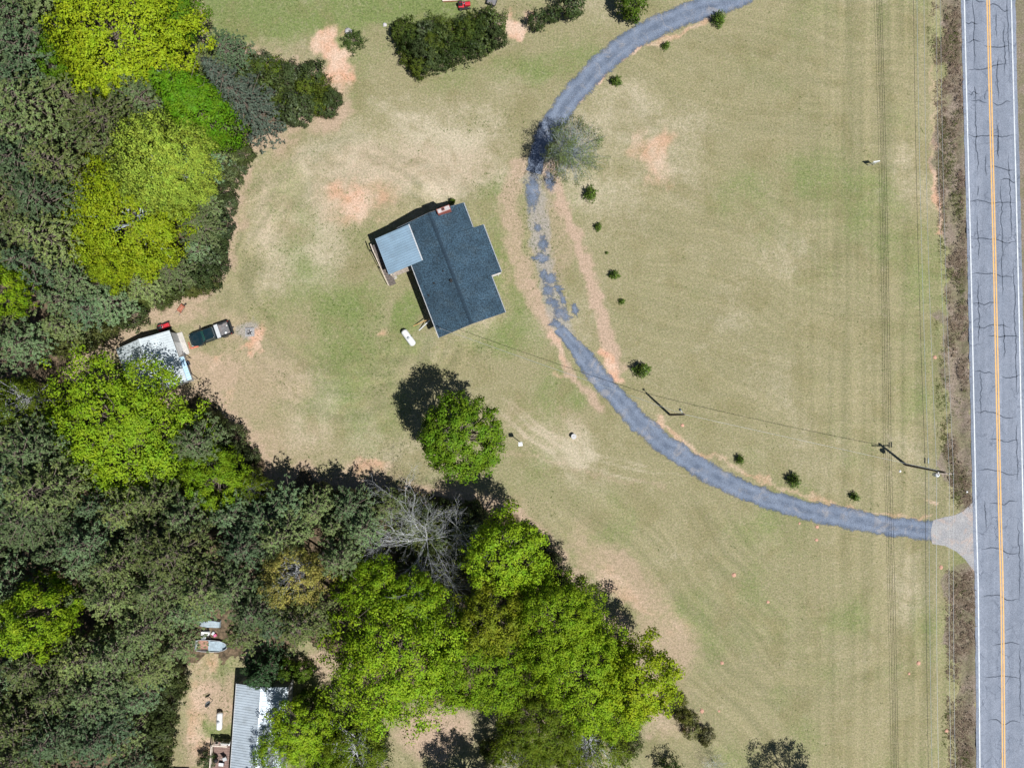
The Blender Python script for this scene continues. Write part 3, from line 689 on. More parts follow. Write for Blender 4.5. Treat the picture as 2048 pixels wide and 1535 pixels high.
for s in (-1, 1):
    MB().hexa([(0, s * HL, RZ - 0.16), (s * HW, s * HL, EZ - 0.16), (s * HW, s * (HL + 0.03), EZ - 0.16), (0, s * (HL + 0.03), RZ - 0.16)],
              [(0, s * HL, RZ - 0.005), (s * HW, s * HL, EZ - 0.005), (s * HW, s * (HL + 0.03), EZ - 0.005), (0, s * (HL + 0.03), RZ - 0.005)]).build('bargeboard', M_BARGE, house)
    MB().hexa([(-s * HW, s * HL, EZ - 0.16), (0, s * HL, RZ - 0.16), (0, s * (HL + 0.03), RZ - 0.16), (-s * HW, s * (HL + 0.03), EZ - 0.16)],
              [(-s * HW, s * HL, EZ - 0.005), (0, s * HL, RZ - 0.005), (0, s * (HL + 0.03), RZ - 0.005), (-s * HW, s * (HL + 0.03), EZ - 0.005)]).build('bargeboard', M_BARGE, house)
# chimney on the upper gable end
c0 = hp(887, 418.5, 6.55)
ch = MB(); ch.box((c0.x, c0.y, 3.24), (1.60, 0.60, 6.48)).build('chimney', M_BRICK, house)
chm = [o for o in house.children if o.name.startswith('chimney')][0]
MB().box((c0.x, c0.y, 6.525), (1.50, 0.50, 0.10), top=(0.95, 0.9)).build('chimney_cap', M_MORTAR, chm)
MB().box((c0.x - 0.05, c0.y + 0.02, 6.62), (0.36, 0.3, 0.14)).build('flue', M_BRICK, chm)
MB().box((c0.x - 0.05, c0.y + 0.02, 6.693), (0.26, 0.2, 0.004)).build('flue_opening', M_BLACK, chm)
# soffit windows and doors on the walls
def wall_window(x, y, side, w=1.0, h=1.1, z=3.6):
    f = MB().box((x, y, z), (0.08, w + 0.14, h + 0.14) if side in 'EW' else (w + 0.14, 0.08, h + 0.14)).build('window', M_WHITE, house)
    d = {'E': (0.045, 0), 'W': (-0.045, 0), 'N': (0, 0.045), 'S': (0, -0.045)}[side]
    MB().box((x + d[0], y + d[1], z), (0.02, w, h) if side in 'EW' else (w, 0.02, h)).build('pane', M_GLASS, f)
for y in (-5.2, -2.6): wall_window(-ww - 0.02, y, 'W')
for y in (-5.0, 5.3): wall_window(ww + 0.02, y, 'E', 1.3)
wall_window(-1.8, -wl_ - 0.02, 'S'); wall_window(1.8, -wl_ - 0.02, 'S'); wall_window(-2.0, wl_ + 0.02, 'N')
dr = MB().box((ww + 0.03, (PY0 + PY1) / 2, FZ + 1.05), (0.07, 0.95, 2.05)).build('door', M_RED, house)
MB().box((ww + 0.10, (PY0 + PY1) / 2 + 0.35, FZ + 1.0), (0.08, 0.05, 0.12)).build('handle', M_GREYMETAL, dr)
# plumbing vents and the service mast
def zroof(x): return RZ - abs(x) * sl
for px, py, h, r in ((867.4, 565.5, 0.28, 0.06), (902.5, 562, 0.45, 0.10), (886.5, 542.5, 0.25, 0.05), (856, 589.4, 0.25, 0.06)):
    p = hp(px, py, 5.5); z = zroof(p.x)
    MB().lathe([(r * 2.2, z - 0.1), (r * 2.0, z + 0.05), (r, z + 0.1), (r, z + h), (r * 0.6, z + h)], (p.x, p.y, 0), 10).build('roof_vent', M_BLACK, house)
mp_ = hp(881, 657, 5.3); MZ = 5.9
mast = MB().tube((mp_.x, mp_.y, zroof(mp_.x) - 0.2), (mp_.x, mp_.y, MZ), 0.035, 0.035, 8).build('service_mast', M_GREYMETAL, house)
MB().lathe([(0.05, MZ - 0.05), (0.09, MZ), (0.06, MZ + 0.12), (0.02, MZ + 0.15)], (mp_.x, mp_.y, 0), 8).build('weatherhead', M_GREYMETAL, mast)
MAST_W = Matrix.Rotation(hrot, 3, 'Z') @ Vector((mp_.x, mp_.y, MZ - 0.1)) + Vector((hc.x, hc.y, 0))

# back porch: ribbed metal roof on posts over a deck
zA, zB = 5.55, 4.75
a = hp(818.5, 450.2, zA); b_ = hp(844.9, 521, zA); c_ = hp(752, 476, zB); d_ = hp(778.4, 546.4, zB)
yt = (a.y + c_.y) / 2; yb = (b_.y + d_.y) / 2; xr = (a.x + b_.x) / 2; xl = (c_.x + d_.x) / 2
porch = empty('back_porch', (hc.x, hc.y, 0), hrot, 'back porch with pale blue ribbed metal roof joined to the house', 'porch')
place_panels(porch, 'roof_sheet', (xr, yb, zA), (xr, yt, zA), (xl, yb, zB), M_PORCHMETAL, 0.92, 0.30)
MB().box((xr + 0.0, (yt + yb) / 2, zA + 0.02), (0.14, yt - yb + 0.06, 0.05)).build('flashing', M_GUTTER, porch)
MB().box((xl - 0.06, (yt + yb) / 2, zB - 0.06), (0.10, yt - yb + 0.06, 0.10)).build('gutter', M_PORCHMETAL, porch)
rzs = math.atan2(zA - zB, xr - xl)
for y in (yt + 0.01, yb - 0.01):
    MB().box(((xr + xl) / 2, y, (zA + zB) / 2 - 0.09), (math.hypot(xr - xl, zA - zB), 0.05, 0.16), ry=-rzs).build('fascia', M_PORCHMETAL, porch)
for y in (yt - 0.2, (yt + yb) / 2, yb + 0.2):
    MB().box((xl + 0.25, y, zB / 2 - 0.1), (0.14, 0.14, zB - 0.2)).build('post', M_WHITE, porch)
dx0, dx1 = xl - 0.05, -HW + 0.52
DZ = 2.3
nb = 10
for i in range(nb):
    w_ = (dx1 - dx0) / nb
    MB().box((dx0 + (i + .5) * w_, (yt + yb) / 2, DZ), (w_ - 0.015, yt - yb + 0.1, 0.04)).build('deck_board', M_WOOD, porch)
for y in np.linspace(yb + 0.1, yt - 0.1, 4):
    MB().box((dx0 + 0.05, y, DZ / 2 + 0.5), (0.1, 0.1, DZ + 1.0)).build('rail_post', M_WOODLT, porch)
MB().box((dx0 + 0.05, (yt + yb) / 2 - 0.5, DZ + 1.0), (0.14, yt - yb - 1.0, 0.05)).build('handrail', M_WOODLT, porch)
MB().box(((dx0 + dx1) / 2, yt - 0.03, DZ + 1.0), (dx1 - dx0, 0.12, 0.05)).build('handrail', M_WOODLT, porch)
# stairs that run down along the outer side of the deck
sy0, sy1 = yt - 1.0, yb - 0.55
ns = 12
for k in range(ns):
    t_ = (k + 0.5) / ns
    MB().box((dx0 - 0.5, sy0 + (sy1 - sy0) * t_, DZ * (1 - t_) + 0.02), (0.85, abs(sy1 - sy0) / ns + 0.02, 0.05)).build('step', M_STEP, porch)
MB().box((dx0 - 0.5, yt - 0.5, DZ), (0.9, 1.0, 0.05)).build('landing', M_STEP, porch)
sang = math.atan2(DZ, abs(sy1 - sy0)); slen_ = math.hypot(DZ, sy1 - sy0)
for xo, zo, mt_, nm_, hh in ((-0.95, -0.1, M_WOOD, 'stringer', 0.2), (-0.95, 0.95, M_WOODLT, 'stair_rail', 0.06)):
    MB().box((dx0 + xo, (sy0 + sy1) / 2, DZ / 2 + zo), (0.07, slen_, hh), rx=sang).build(nm_, mt_, porch)
for t_ in (0.02, 0.5, 0.98):
    MB().box((dx0 - 0.95, sy0 + (sy1 - sy0) * t_, (DZ * (1 - t_) + 0.95) / 2), (0.09, 0.09, DZ * (1 - t_) + 0.95)).build('rail_post', M_WOODLT, porch)
MB().box((dx0 - 0.95, yt - 0.5, DZ + 0.95), (0.12, 1.0, 0.06)).build('handrail', M_WOODLT, porch)
lp = W(785, 554, 0.05)
pad = MB().box((0, 0, 0.05), (0.85, 0.75, 0.1)).build('step_pad', M_CONC, None, bevel=0.02, loc=(lp.x, lp.y, 0), rz=hrot)
tag(pad, 'small pale concrete pad at the foot of the back porch steps', 'pad')
# two long pieces leaning on the back wall
def leaning(name, px0, py0, px1, py1, z1, w, material, label, cat):
    p = W(px0, py0, 0.03); q = W(px1, py1, z1)
    o = empty(name, p, 0, label, cat)
    d = q - p
    MB().box(d / 2, (d.length, w, 0.05), rz=math.atan2(d.y, d.x), ry=-math.asin(d.z / d.length)).build('board', material, o)
    return o
leaning('plank', 826.5, 652, 860, 637, 1.5, 0.10, mat('yellow_wood', (0.62, 0.40, 0.17), 0.8, var=0.2), 'thin yellow plank leaning on the back wall of the house', 'plank')
leaning('leaning_pipe', 838, 660.5, 860, 640, 1.5, 0.12, M_WHITE, 'thin white pipe leaning on the back wall of the house', 'pipe')

# propane tanks
def propane(px, py, ang, length, r, label, material):
    p = W(px, py, 0.7)
    o = empty('propane_tank', (p.x, p.y, 0), ang, label, 'propane tank', 'propane tanks')
    prof = []
    h = length / 2
    for i in range(7):
        a = i / 6 * PI / 2; prof.append((max(0.01, r * math.sin(a)), -h + r * 0.75 * (1 - math.cos(a))))
    prof += [(rr, -zz) for rr, zz in reversed(prof)]
    MB().lathe(prof, (0, 0, r + 0.25), 20, 'X').build('tank_body', material, o, smooth=True)
    MB().lathe([(0.17, 2 * r + 0.23), (0.17, 2 * r + 0.33), (0.12, 2 * r + 0.38), (0.02, 2 * r + 0.39)], (0.05, 0, 0), 12).build('valve_dome', M_GREYMETAL, o)
    MB().box((0.05, r * 0.55, 2 * r + 0.10), (0.07, 0.5, 0.05), rx=-0.45).build('regulator', M_BLACK, o)
    for s in (-1, 1): MB().box((s * h * 0.55, 0, 0.17), (0.14, r * 1.3, 0.34)).build('foot', M_GREYMETAL, o)
    return o
propane(817, 675, math.radians(-54), 2.35, 0.42, 'white propane tank on the lawn behind the house', M_WHITE)
propane(438.5, 1441.5, math.radians(88), 2.25, 0.36, 'silver white propane tank on the grass beside the mobile home', M_WHITE)

# ------------------------------------------------------------------ metal shed
SE, SR = 2.6, 3.65
s0 = W(339, 661, SE); s1 = W(375, 762.6, SE); s2 = W(232, 697, SE)
sax = (s0 - s1); srot = math.atan2(-sax.x, sax.y)
swid = (Vector((s0.x - s2.x, s0.y - s2.y))).length; slen = Vector((sax.x, sax.y)).length
sc = Vector(((s2.x + s1.x) / 2, (s2.y + s1.y) / 2, 0))
shed = empty('metal_shed', sc, srot, 'shed with silver ribbed metal gable roof at the edge of the woods', 'shed')
hw, hl = swid / 2, slen / 2
place_panels(shed, 'roof_sheet', (0, -hl, SR), (0, hl, SR), (hw, -hl, SE), M_SHEDMETAL, 0.92, 0.31)
place_panels(shed, 'roof_sheet', (0, -hl, SR), (0, hl, SR), (-hw, -hl, SE), M_SHEDMETAL, 0.92, 0.31)
rc = MB(); rc.add([(-0.2, -hl - .02, SR - 0.02), (0, -hl - .02, SR + 0.06), (0.2, -hl - .02, SR - 0.02), (-0.2, hl + .02, SR - 0.02), (0, hl + .02, SR + 0.06), (0.2, hl + .02, SR - 0.02)], [(0, 1, 4, 3), (1, 2, 5, 4)])
rc.build('ridge_cap', M_SHEDMETAL, shed)
w_ = MB().box((0, 0, 1.27), (2 * hw - 0.4, 2 * hl - 0.3, 2.54))
for s in (-1, 1):
    w_.add([(-hw + .2, s * (hl - .15), 2.54), (hw - .2, s * (hl - .15), 2.54), (0, s * (hl - .15), SR - 0.08), (-hw + .2, s * (hl - .2), 2.54), (hw - .2, s * (hl - .2), 2.54), (0, s * (hl - .2), SR - 0.08)], [(0, 1, 2), (5, 4, 3), (0, 2, 5, 3), (1, 4, 5, 2)])
w_.build('wall', M_SKIRT, shed)
gd = MB().box((hw - 0.19, 0.6, 1.15), (0.06, 2.6, 2.2)).build('garage_door', M_WHITE, shed)
MB().box((hw - 0.14, 0.6, 0.6), (0.04, 0.25, 0.06)).build('handle', M_BLACK, gd)
place_panels(shed, 'awning_sheet', (hw - 0.14, -hl + 0.1, 2.35), (hw - 0.14, -0.2, 2.35), (hw + 0.42, -hl + 0.1, 2.15), M_SHEDBLUE, 0.95, 0.31)
for y in (-hl + 0.2, -0.35): MB().box((hw + 0.36, y, 1.07), (0.08, 0.08, 2.14)).build('awning_post', M_WOOD, shed)
sp = W(364, 687, 0.06)
slb = MB().prism([(-0.52, -1.45), (0.4, -1.5), (0.52, -1.35), (0.5, 1.4), (-0.5, 1.45)], 0, 0.12).build('concrete_slab', M_CONC, None, bevel=0.02, loc=(sp.x, sp.y, 0), rz=srot)
tag(slb, 'pale concrete slab lying between the metal shed and the pickup truck', 'slab')
bx = W(375, 726.5, 0.4)
bin_ = empty('storage_bin', (bx.x, bx.y, 0), srot, 'small dark blue storage bin by the shed awning', 'bin')
M_NAVY = mat('navy_plastic', (0.03, 0.05, 0.085), 0.5, var=0.2)
MB().box((0, 0, 0.28), (0.38, 0.38, 0.56), top=(1.08, 1.08)).build('bin_body', M_NAVY, bin_)
MB().box((0, 0, 0.58), (0.45, 0.45, 0.05)).build('lid', M_NAVY, bin_, bevel=0.015)

# ------------------------------------------------------------------ mobile home
TE, TR = 3.0, 3.55
trot = math.radians(-4.06)
t0 = W(473.4, 1369, TE); t1 = W(576, 1371, TE)
tw = (t1 - t0).length; tlen = 15.0
tc_ = (t0 + t1) / 2; down = Vector((math.sin(trot), -math.cos(trot), 0))
tcn = Vector((tc_.x, tc_.y, 0)) + down * tlen / 2
home = empty('mobile_home', tcn, trot, 'long mobile home with pale grey ribbed metal roof under trees', 'mobile home')
place_panels(home, 'roof_sheet', (0, -tlen / 2, TR), (0, tlen / 2, TR), (tw / 2, -tlen / 2, TE), M_TRAILMETAL, 0.94, 0.31)
place_panels(home, 'roof_sheet', (0, -tlen / 2, TR), (0, tlen / 2, TR), (-tw / 2, -tlen / 2, TE), M_TRAILMETAL, 0.94, 0.31)
MB().add([(-0.18, -tlen / 2, TR - 0.0), (0, -tlen / 2, TR + 0.05), (0.18, -tlen / 2, TR - 0.0), (-0.18, tlen / 2, TR - 0.0), (0, tlen / 2, TR + 0.05), (0.18, tlen / 2, TR - 0.0)], [(0, 1, 4, 3), (1, 2, 5, 4)]).build('ridge_cap', M_TRAILMETAL, home)
MB().box((0, 0, 1.45), (tw - 0.25, tlen - 0.2, 2.9)).build('wall', M_SKIRT, home)
for s in (-1, 1): MB().box((s * (tw / 2 + 0.05), 0, TE - 0.06), (0.1, tlen, 0.1)).build('gutter', M_GUTTER, home)
for y in (-4, 0.5, 4.5):
    f = MB().box((tw / 2 - 0.11, y, 1.9), (0.06, 1.1, 1.0)).build('window', M_WHITE, home); MB().box((tw / 2 - 0.07, y, 1.9), (0.02, 0.96, 0.86)).build('pane', M_GLASS, f)
MB().lathe([(0.11, 3.2), (0.11, 3.75), (0.16, 3.76), (0.02, 3.85)], (-0.9, -2.45, 0), 10).build('roof_vent', M_BLACK, home)
# deck beside it
dk = empty('deck', (0, 0, 0), 0, 'brown wooden deck with pale railing beside the mobile home', 'deck')
k0 = W(428, 1482, 0.9); k1 = W(462, 1482, 0.9)
dk.location = (k0.x, k0.y, 0); dk.rotation_euler = (0, 0, trot)
dw, dl = (k1 - k0).length - 0.1, 4.6
for i in range(16):
    y = -(i + .5) * dl / 16
    MB().box((dw / 2, y, 0.86), (dw, dl / 16 - 0.02, 0.04)).build('deck_board', M_DECK, dk)
for x, y in [(0.05, -0.05), (dw / 2, -0.05), (dw - 0.1, -0.05), (0.05, -1.5), (0.05, -3.0), (0.05, -4.5)]:
    MB().box((x, y, 0.92), (0.1, 0.1, 1.84)).build('rail_post', M_WOODLT, dk)
MB().box((dw / 2, -0.05, 1.87), (dw, 0.15, 0.05)).build('handrail', M_WOODLT, dk); MB().box((0.05, -dl / 2, 1.87), (0.15, dl, 0.05)).build('handrail', M_WOODLT, dk)
MB().box((dw / 2, -0.05, 1.35), (dw, 0.04, 0.12)).build('rail', M_WOODLT, dk); MB().box((0.05, -dl / 2, 1.35), (0.04, dl, 0.12)).build('rail', M_WOODLT, dk)
def at_deck(px, py, z): return W(px, py, z)
b0 = at_deck(451, 1486.5, 1.25)
be = empty('bench', (b0.x, b0.y, 0.88), trot, 'white bench by the railing on the mobile home deck', 'bench')
MB().box((0, 0, 0.42), (1.1, 0.34, 0.05)).build('seat', M_WHITE, be)
for s in (-1, 1): MB().box((s * 0.45, 0, 0.2), (0.06, 0.3, 0.4)).build('leg', M_WHITE, be)
MB().box((0, 0.16, 0.62), (1.1, 0.05, 0.3)).build('backrest', M_WHITE, be)
b1 = at_deck(433, 1485.5, 1.2)
bk = empty('bucket', (b1.x, b1.y, 0.88), 0, 'small white bucket in the deck corner', 'bucket')
MB().lathe([(0.14, 0), (0.18, 0.36), (0.16, 0.36), (0.12, 0.03)], (0, 0, 0), 14).build('bucket_body', M_WHITE, bk)
MB().lathe([(0.02, 0.30), (0.165, 0.30)], (0, 0, 0), 14).build('bucket_fill', M_CONC, bk)
b2 = at_deck(442, 1528, 1.3)
cl = empty('cooler', (b2.x, b2.y, 0.88), trot, 'white lidded cooler among clutter on the mobile home deck', 'cooler')
MB().box((0, 0, 0.2), (0.55, 0.36, 0.4)).build('cooler_body', M_NAVY, cl); MB().box((0, 0, 0.42), (0.58, 0.39, 0.06)).build('lid', M_WHITE, cl, bevel=0.015)
b3 = at_deck(433, 1518, 1.4)
gr = empty('barbecue_grill', (b3.x, b3.y, 0.88), 0.3, 'dark covered barbecue grill on the mobile home deck', 'grill')
MB().lathe([(0.05, 0.55), (0.25, 0.62), (0.29, 0.78), (0.22, 0.95), (0.03, 1.02)], (0, 0, 0), 14).build('kettle', M_BLACK, gr, smooth=True)
for k in range(3):
    an = k * 2.1; MB().tube((0.12 * math.cos(an), 0.12 * math.sin(an), 0.6), (0.28 * math.cos(an), 0.28 * math.sin(an), 0), 0.015).build('leg', M_GREYMETAL, gr)
b4 = at_deck(449, 1517, 1.3)
for k, (ddx, lab) in enumerate(((0, 'folded grey deck chair nearest the mobile home wall'),)):
    cc = empty('deck_chair', (b4.x, b4.y, 0.88), 0.4, lab, 'chair')
    MB().box((0, 0, 0.4), (0.5, 0.5, 0.05)).build('seat', M_SKIRT, cc); MB().box((0, 0.26, 0.7), (0.5, 0.05, 0.6), rx=-0.25).build('backrest', M_SKIRT, cc)
    for s in (-1, 1):
        for q in (-1, 1): MB().tube((s * .22, q * .22, 0), (s * .22, q * .22, 0.4), 0.02).build('leg', M_GREYMETAL, cc)
# satellite dish on a post
sd = W(416.5, 1409, 1.5)
dish = empty('satellite_dish', (sd.x, sd.y, 0), 0.6, 'grey satellite dish on a short post in the mobile home yard', 'satellite dish')
MB().tube((0, 0, 0), (0, 0, 1.35), 0.04, 0.04, 8).build('post', M_GREYMETAL, dish)
dm = MB().lathe([(0.02, -0.10), (0.2, -0.07), (0.36, 0.0), (0.42, 0.06), (0.40, 0.06), (0.34, 0.01), (0.19, -0.055), (0.02, -0.085)], (0, 0, 0), 18).build('reflector', M_GREYMETAL, dish, smooth=True)
dm.location = (0, 0.1, 1.5); dm.rotation_euler = (math.radians(-55), 0, 0)
MB().tube((0, 0.05, 1.3), (0, 0.6, 1.55), 0.018).build('feed_arm', M_GREYMETAL, dish)
# small shed past the lower edge whose shadow shows
os_ = W(364, 1552, 0)
ls = empty('garden_shed', (os_.x, os_.y, 0), math.radians(-1), 'small dark garden shed by the drive below the mobile home yard', 'shed')
MB().box((1.6, -1.2, 1.1), (3.0, 2.4, 2.2)).build('wall', M_WOOD, ls); MB().box((1.6, -1.2, 2.28), (3.3, 2.7, 0.12), rx=0.06).build('roof', M_SHINGLE, ls)
ls.location = W(366, 1545, 0) - Vector((1.6, 0, 0))

# ------------------------------------------------------------------ pickup truck
M_TRUCK = mat('truck_paint', (0.007, 0.022, 0.030), 0.22, var=0.15, scale=1.5, dirt=(0.06, 0.06, 0.055), dirt_amt=0.25, coat=0.6)
M_TRUCKBLK = mat('truck_trim', (0.012, 0.014, 0.016), 0.5, var=0.2)
M_WSHIELD = mat('windshield_glass', (0.03, 0.13, 0.115), 0.12, var=0.3, scale=1.4, spec=0.8)
M_BED = mat('bed_liner', (0.16, 0.16, 0.17), 0.8, var=0.3, scale=3, dirt=(0.28, 0.2, 0.17), dirt_amt=0.6)
M_ALU = mat('bright_aluminium', (0.74, 0.77, 0.80), 0.35, metal=0.35, var=0.08, scale=5)
M_CHROME = mat('chrome', (0.55, 0.57, 0.6), 0.2, metal=0.9, var=0.1)
M_LAMP = mat('lamp_lens', (0.6, 0.62, 0.62), 0.15, var=0.05)
M_TAIL = mat('tail_lens', (0.35, 0.01, 0.015), 0.2, var=0.1)
tp = W(420, 668, 0.8)
truck = empty('pickup_truck', (tp.x, tp.y, 0), math.atan2(-0.327, -0.945), 'dark green pickup truck with silver toolbox parked beside the shed', 'pickup truck')
body = MB()
plan = [(-0.78, -0.86), (1.9, -0.87), (2.3, -0.80), (2.52, -0.62), (2.58, 0), (2.52, 0.62), (2.3, 0.80), (1.9, 0.87), (-0.78, 0.86)]
body.prism(plan, 0.42, 0.88)
body.hexa([(0.95, -0.84, 0.88), (2.5, -0.66, 0.86), (2.5, 0.66, 0.86), (0.95, 0.84, 0.88)], [(0.95, -0.78, 1.06), (2.36, -0.56, 0.96), (2.36, 0.56, 0.96), (0.95, 0.78, 1.06)])
body.box((-1.65, 0, 0.5), (1.8, 1.70, 0.2))
for s in (-1, 1): body.box((-1.65, s * 0.83, 0.76), (1.78, 0.10, 0.52))
body.box((-0.82, 0, 0.78), (0.08, 1.6, 0.5))
body.build('body', M_TRUCK, truck, bevel=0.035)
cab = MB(); cab.hexa([(-0.76, -0.84, 0.88), (0.98, -0.84, 0.88), (0.98, 0.84, 0.88), (-0.76, 0.84, 0.88)], [(-0.62, -0.66, 1.62), (0.42, -0.64, 1.62), (0.42, 0.64, 1.62), (-0.62, 0.66, 1.62)])
cab.build('cab', M_TRUCK, truck, bevel=0.05)
def quad_plate(pts, t=0.012):
    v = [Vector(p) for p in pts]; n = (v[1] - v[0]).cross(v[2] - v[0]).normalized() * t
    return MB().hexa(v, [p + n for p in v])
quad_plate([(0.995, -0.70, 0.98), (0.995, 0.70, 0.98), (0.50, 0.58, 1.55), (0.50, -0.58, 1.55)]).build('windshield', M_WSHIELD, truck)
quad_plate([(-0.745, 0.62, 1.08), (-0.745, -0.62, 1.08), (-0.66, -0.58, 1.54), (-0.66, 0.58, 1.54)]).build('rear_window', M_GLASS, truck)
for s in (-1, 1):
    d = MB().box((0.30, s * 0.865, 0.72), (1.12, 0.02, 0.5)).build('door', M_TRUCK, truck, bevel=0.008)
    MB().box((-0.12, s * 0.885, 0.82), (0.16, 0.025, 0.035)).build('handle', M_TRUCKBLK, d)
    pts = [(-0.60, s * 0.800, 1.05), (0.80, s * 0.800, 1.05), (0.42, s * 0.672, 1.54), (-0.55, s * 0.675, 1.54)]
    quad_plate(pts if s < 0 else pts[::-1]).build('side_window', M_GLASS, truck)
    mr = MB().box((0.85, s * 1.03, 1.10), (0.12, 0.24, 0.17)).build('mirror', M_TRUCKBLK, truck, bevel=0.03)
    MB().box((0.86, s * 0.88, 1.06), (0.05, 0.16, 0.05)).build('mirror_arm', M_TRUCKBLK, mr)
    MB().box((2.50, s * 0.60, 0.72), (0.10, 0.30, 0.16)).build('headlight', M_LAMP, truck, bevel=0.02)
    MB().box((-2.555, s * 0.80, 0.78), (0.03, 0.12, 0.34)).build('tail_light', M_TAIL, truck)
    MB().box((-1.65, s * 0.83, 1.035), (1.78, 0.12, 0.035)).build('bed_rail', M_TRUCKBLK, truck)
    for x in (1.62, -1.62):
        tyre = MB().lathe([(0.22, -0.11), (0.34, -0.11), (0.36, -0.06), (0.36, 0.06), (0.34, 0.11), (0.22, 0.11)], (x, s * 0.80, 0.36), 20, 'Y').build('wheel', M_RUBBER, truck)
        MB().lathe([(0.05, -0.10), (0.2, -0.115), (0.2, 0.115), (0.05, 0.10)], (x, s * 0.80, 0.36), 12, 'Y').build('rim', M_GREYMETAL, tyre)
MB().box((-2.53, 0, 0.76), (0.05, 1.62, 0.5)).build('tailgate', M_TRUCK, truck, bevel=0.015)
MB().box((-1.65, 0, 0.615), (1.6, 1.52, 0.02)).build('bed_floor', M_BED, truck)
MB().box((-2.68, 0, 0.52), (0.22, 1.7, 0.14)).build('rear_bumper', M_TRUCKBLK, truck, bevel=0.03)
MB().box((2.62, 0, 0.50), (0.14, 1.55, 0.18)).build('front_bumper', M_TRUCKBLK, truck, bevel=0.04)
MB().box((2.575, 0, 0.74), (0.04, 0.85, 0.18)).build('grille', M_CHROME, truck)
hb = MB().box((-2.86, 0.1, 0.44), (0.22, 0.08, 0.08)).build('tow_hitch', M_CHROME, truck)
MB().lathe([(0.03, 0), (0.05, 0.06), (0.03, 0.12)], (-2.92, 0.1, 0.46), 8).build('hitch_ball', M_CHROME, hb)
tb = MB().box((-1.08, 0, 1.03), (0.44, 1.70, 0.20)).build('toolbox', M_ALU, truck, bevel=0.02)
MB().box((-1.08, 0, 1.137), (0.46, 1.66, 0.02)).build('toolbox_lid', M_ALU, tb)
MB().lathe([(0.012, 1.0), (0.008, 1.7)], (2.0, 0.74, 0), 5).build('antenna', M_TRUCKBLK, truck)
# odds and ends in the bed
def bed_item(name, lx, ly, size, material, label, cat, rz=0.3):
    m3 = Matrix.Rotation(truck.rotation_euler.z, 3, 'Z') @ Vector((lx, ly, 0.63))
    e = empty(name, Vector((tp.x, tp.y, 0)) + m3, rz, label, cat)
    MB().box((0, 0, size[2] / 2), size, top=(0.85, 0.85)).build('shell', material, e, bevel=0.02)
    MB().box((0, 0, size[2] + 0.01), (size[0] * 0.5, size[1] * 0.4, 0.03)).build('cap', material, e)
bed_item('feed_sack', -1.9, 0.45, (0.30, 0.22, 0.18), M_WHITE, 'white sack lying in the truck bed', 'sack', 0.9)
bed_item('jug', -2.3, -0.35, (0.18, 0.16, 0.25), M_WHITE, 'small white jug in the rear corner of the truck bed', 'jug')

# fire pit of concrete blocks
fp = W(500, 664, 0.2)
pit = empty('fire_pit', (fp.x, fp.y, 0), math.radians(2), 'square fire pit of pale concrete blocks near the pickup truck', 'fire pit')
M_BLOCK = mat('pale_block', (0.60, 0.60, 0.62), 0.9, var=0.15, scale=5, dirt=(0.2, 0.2, 0.22), dirt_amt=0.5)
blk = MB()
blk.box((0, -0.075, 0.1), (0.39, 0.03, 0.2)); blk.box((0, 0.075, 0.1), (0.39, 0.03, 0.2))
for x in (-0.18, 0, 0.18): blk.box((x, 0, 0.1), (0.03, 0.12, 0.2))
bme = blk.mesh('block', M_BLOCK)
for lay in range(2):
    for k in range(4):
        for i in (-1, 0):
            o = obj('block', bme, pit)
            R_ = Matrix.Rotation(k * PI / 2, 4, 'Z') @ Matrix.Translation((i * 0.41 + 0.1 + 0.2 * 0, 0.42, lay * 0.205))
            o.matrix_local = R_ @ Matrix.Rotation(random.uniform(-.05, .05), 4, 'Z')
MB().lathe([(0.33, 0.0), (0.3, 0.06), (0.12, 0.12), (0.01, 0.13)], (0, 0, 0), 12).build('ash', mat('ash', (0.42, 0.42, 0.44), 0.95, var=0.3, scale=8), pit)
MB().tube((-0.3, -0.2, 0.2), (0.3, 0.1, 0.24), 0.05, 0.05, 7).build('log', M_BLACK, pit); MB().tube((-0.1, 0.3, 0.18), (0.15, -0.3, 0.27), 0.045, 0.05, 7).build('log', M_BLACK, pit)
for r in range(5): MB().tube((-0.45, -0.3 + r * .15, 0.44), (0.1, -0.3 + r * .15, 0.44), 0.012, 0.012, 4).build('grate_bar', M_BLACK, pit)

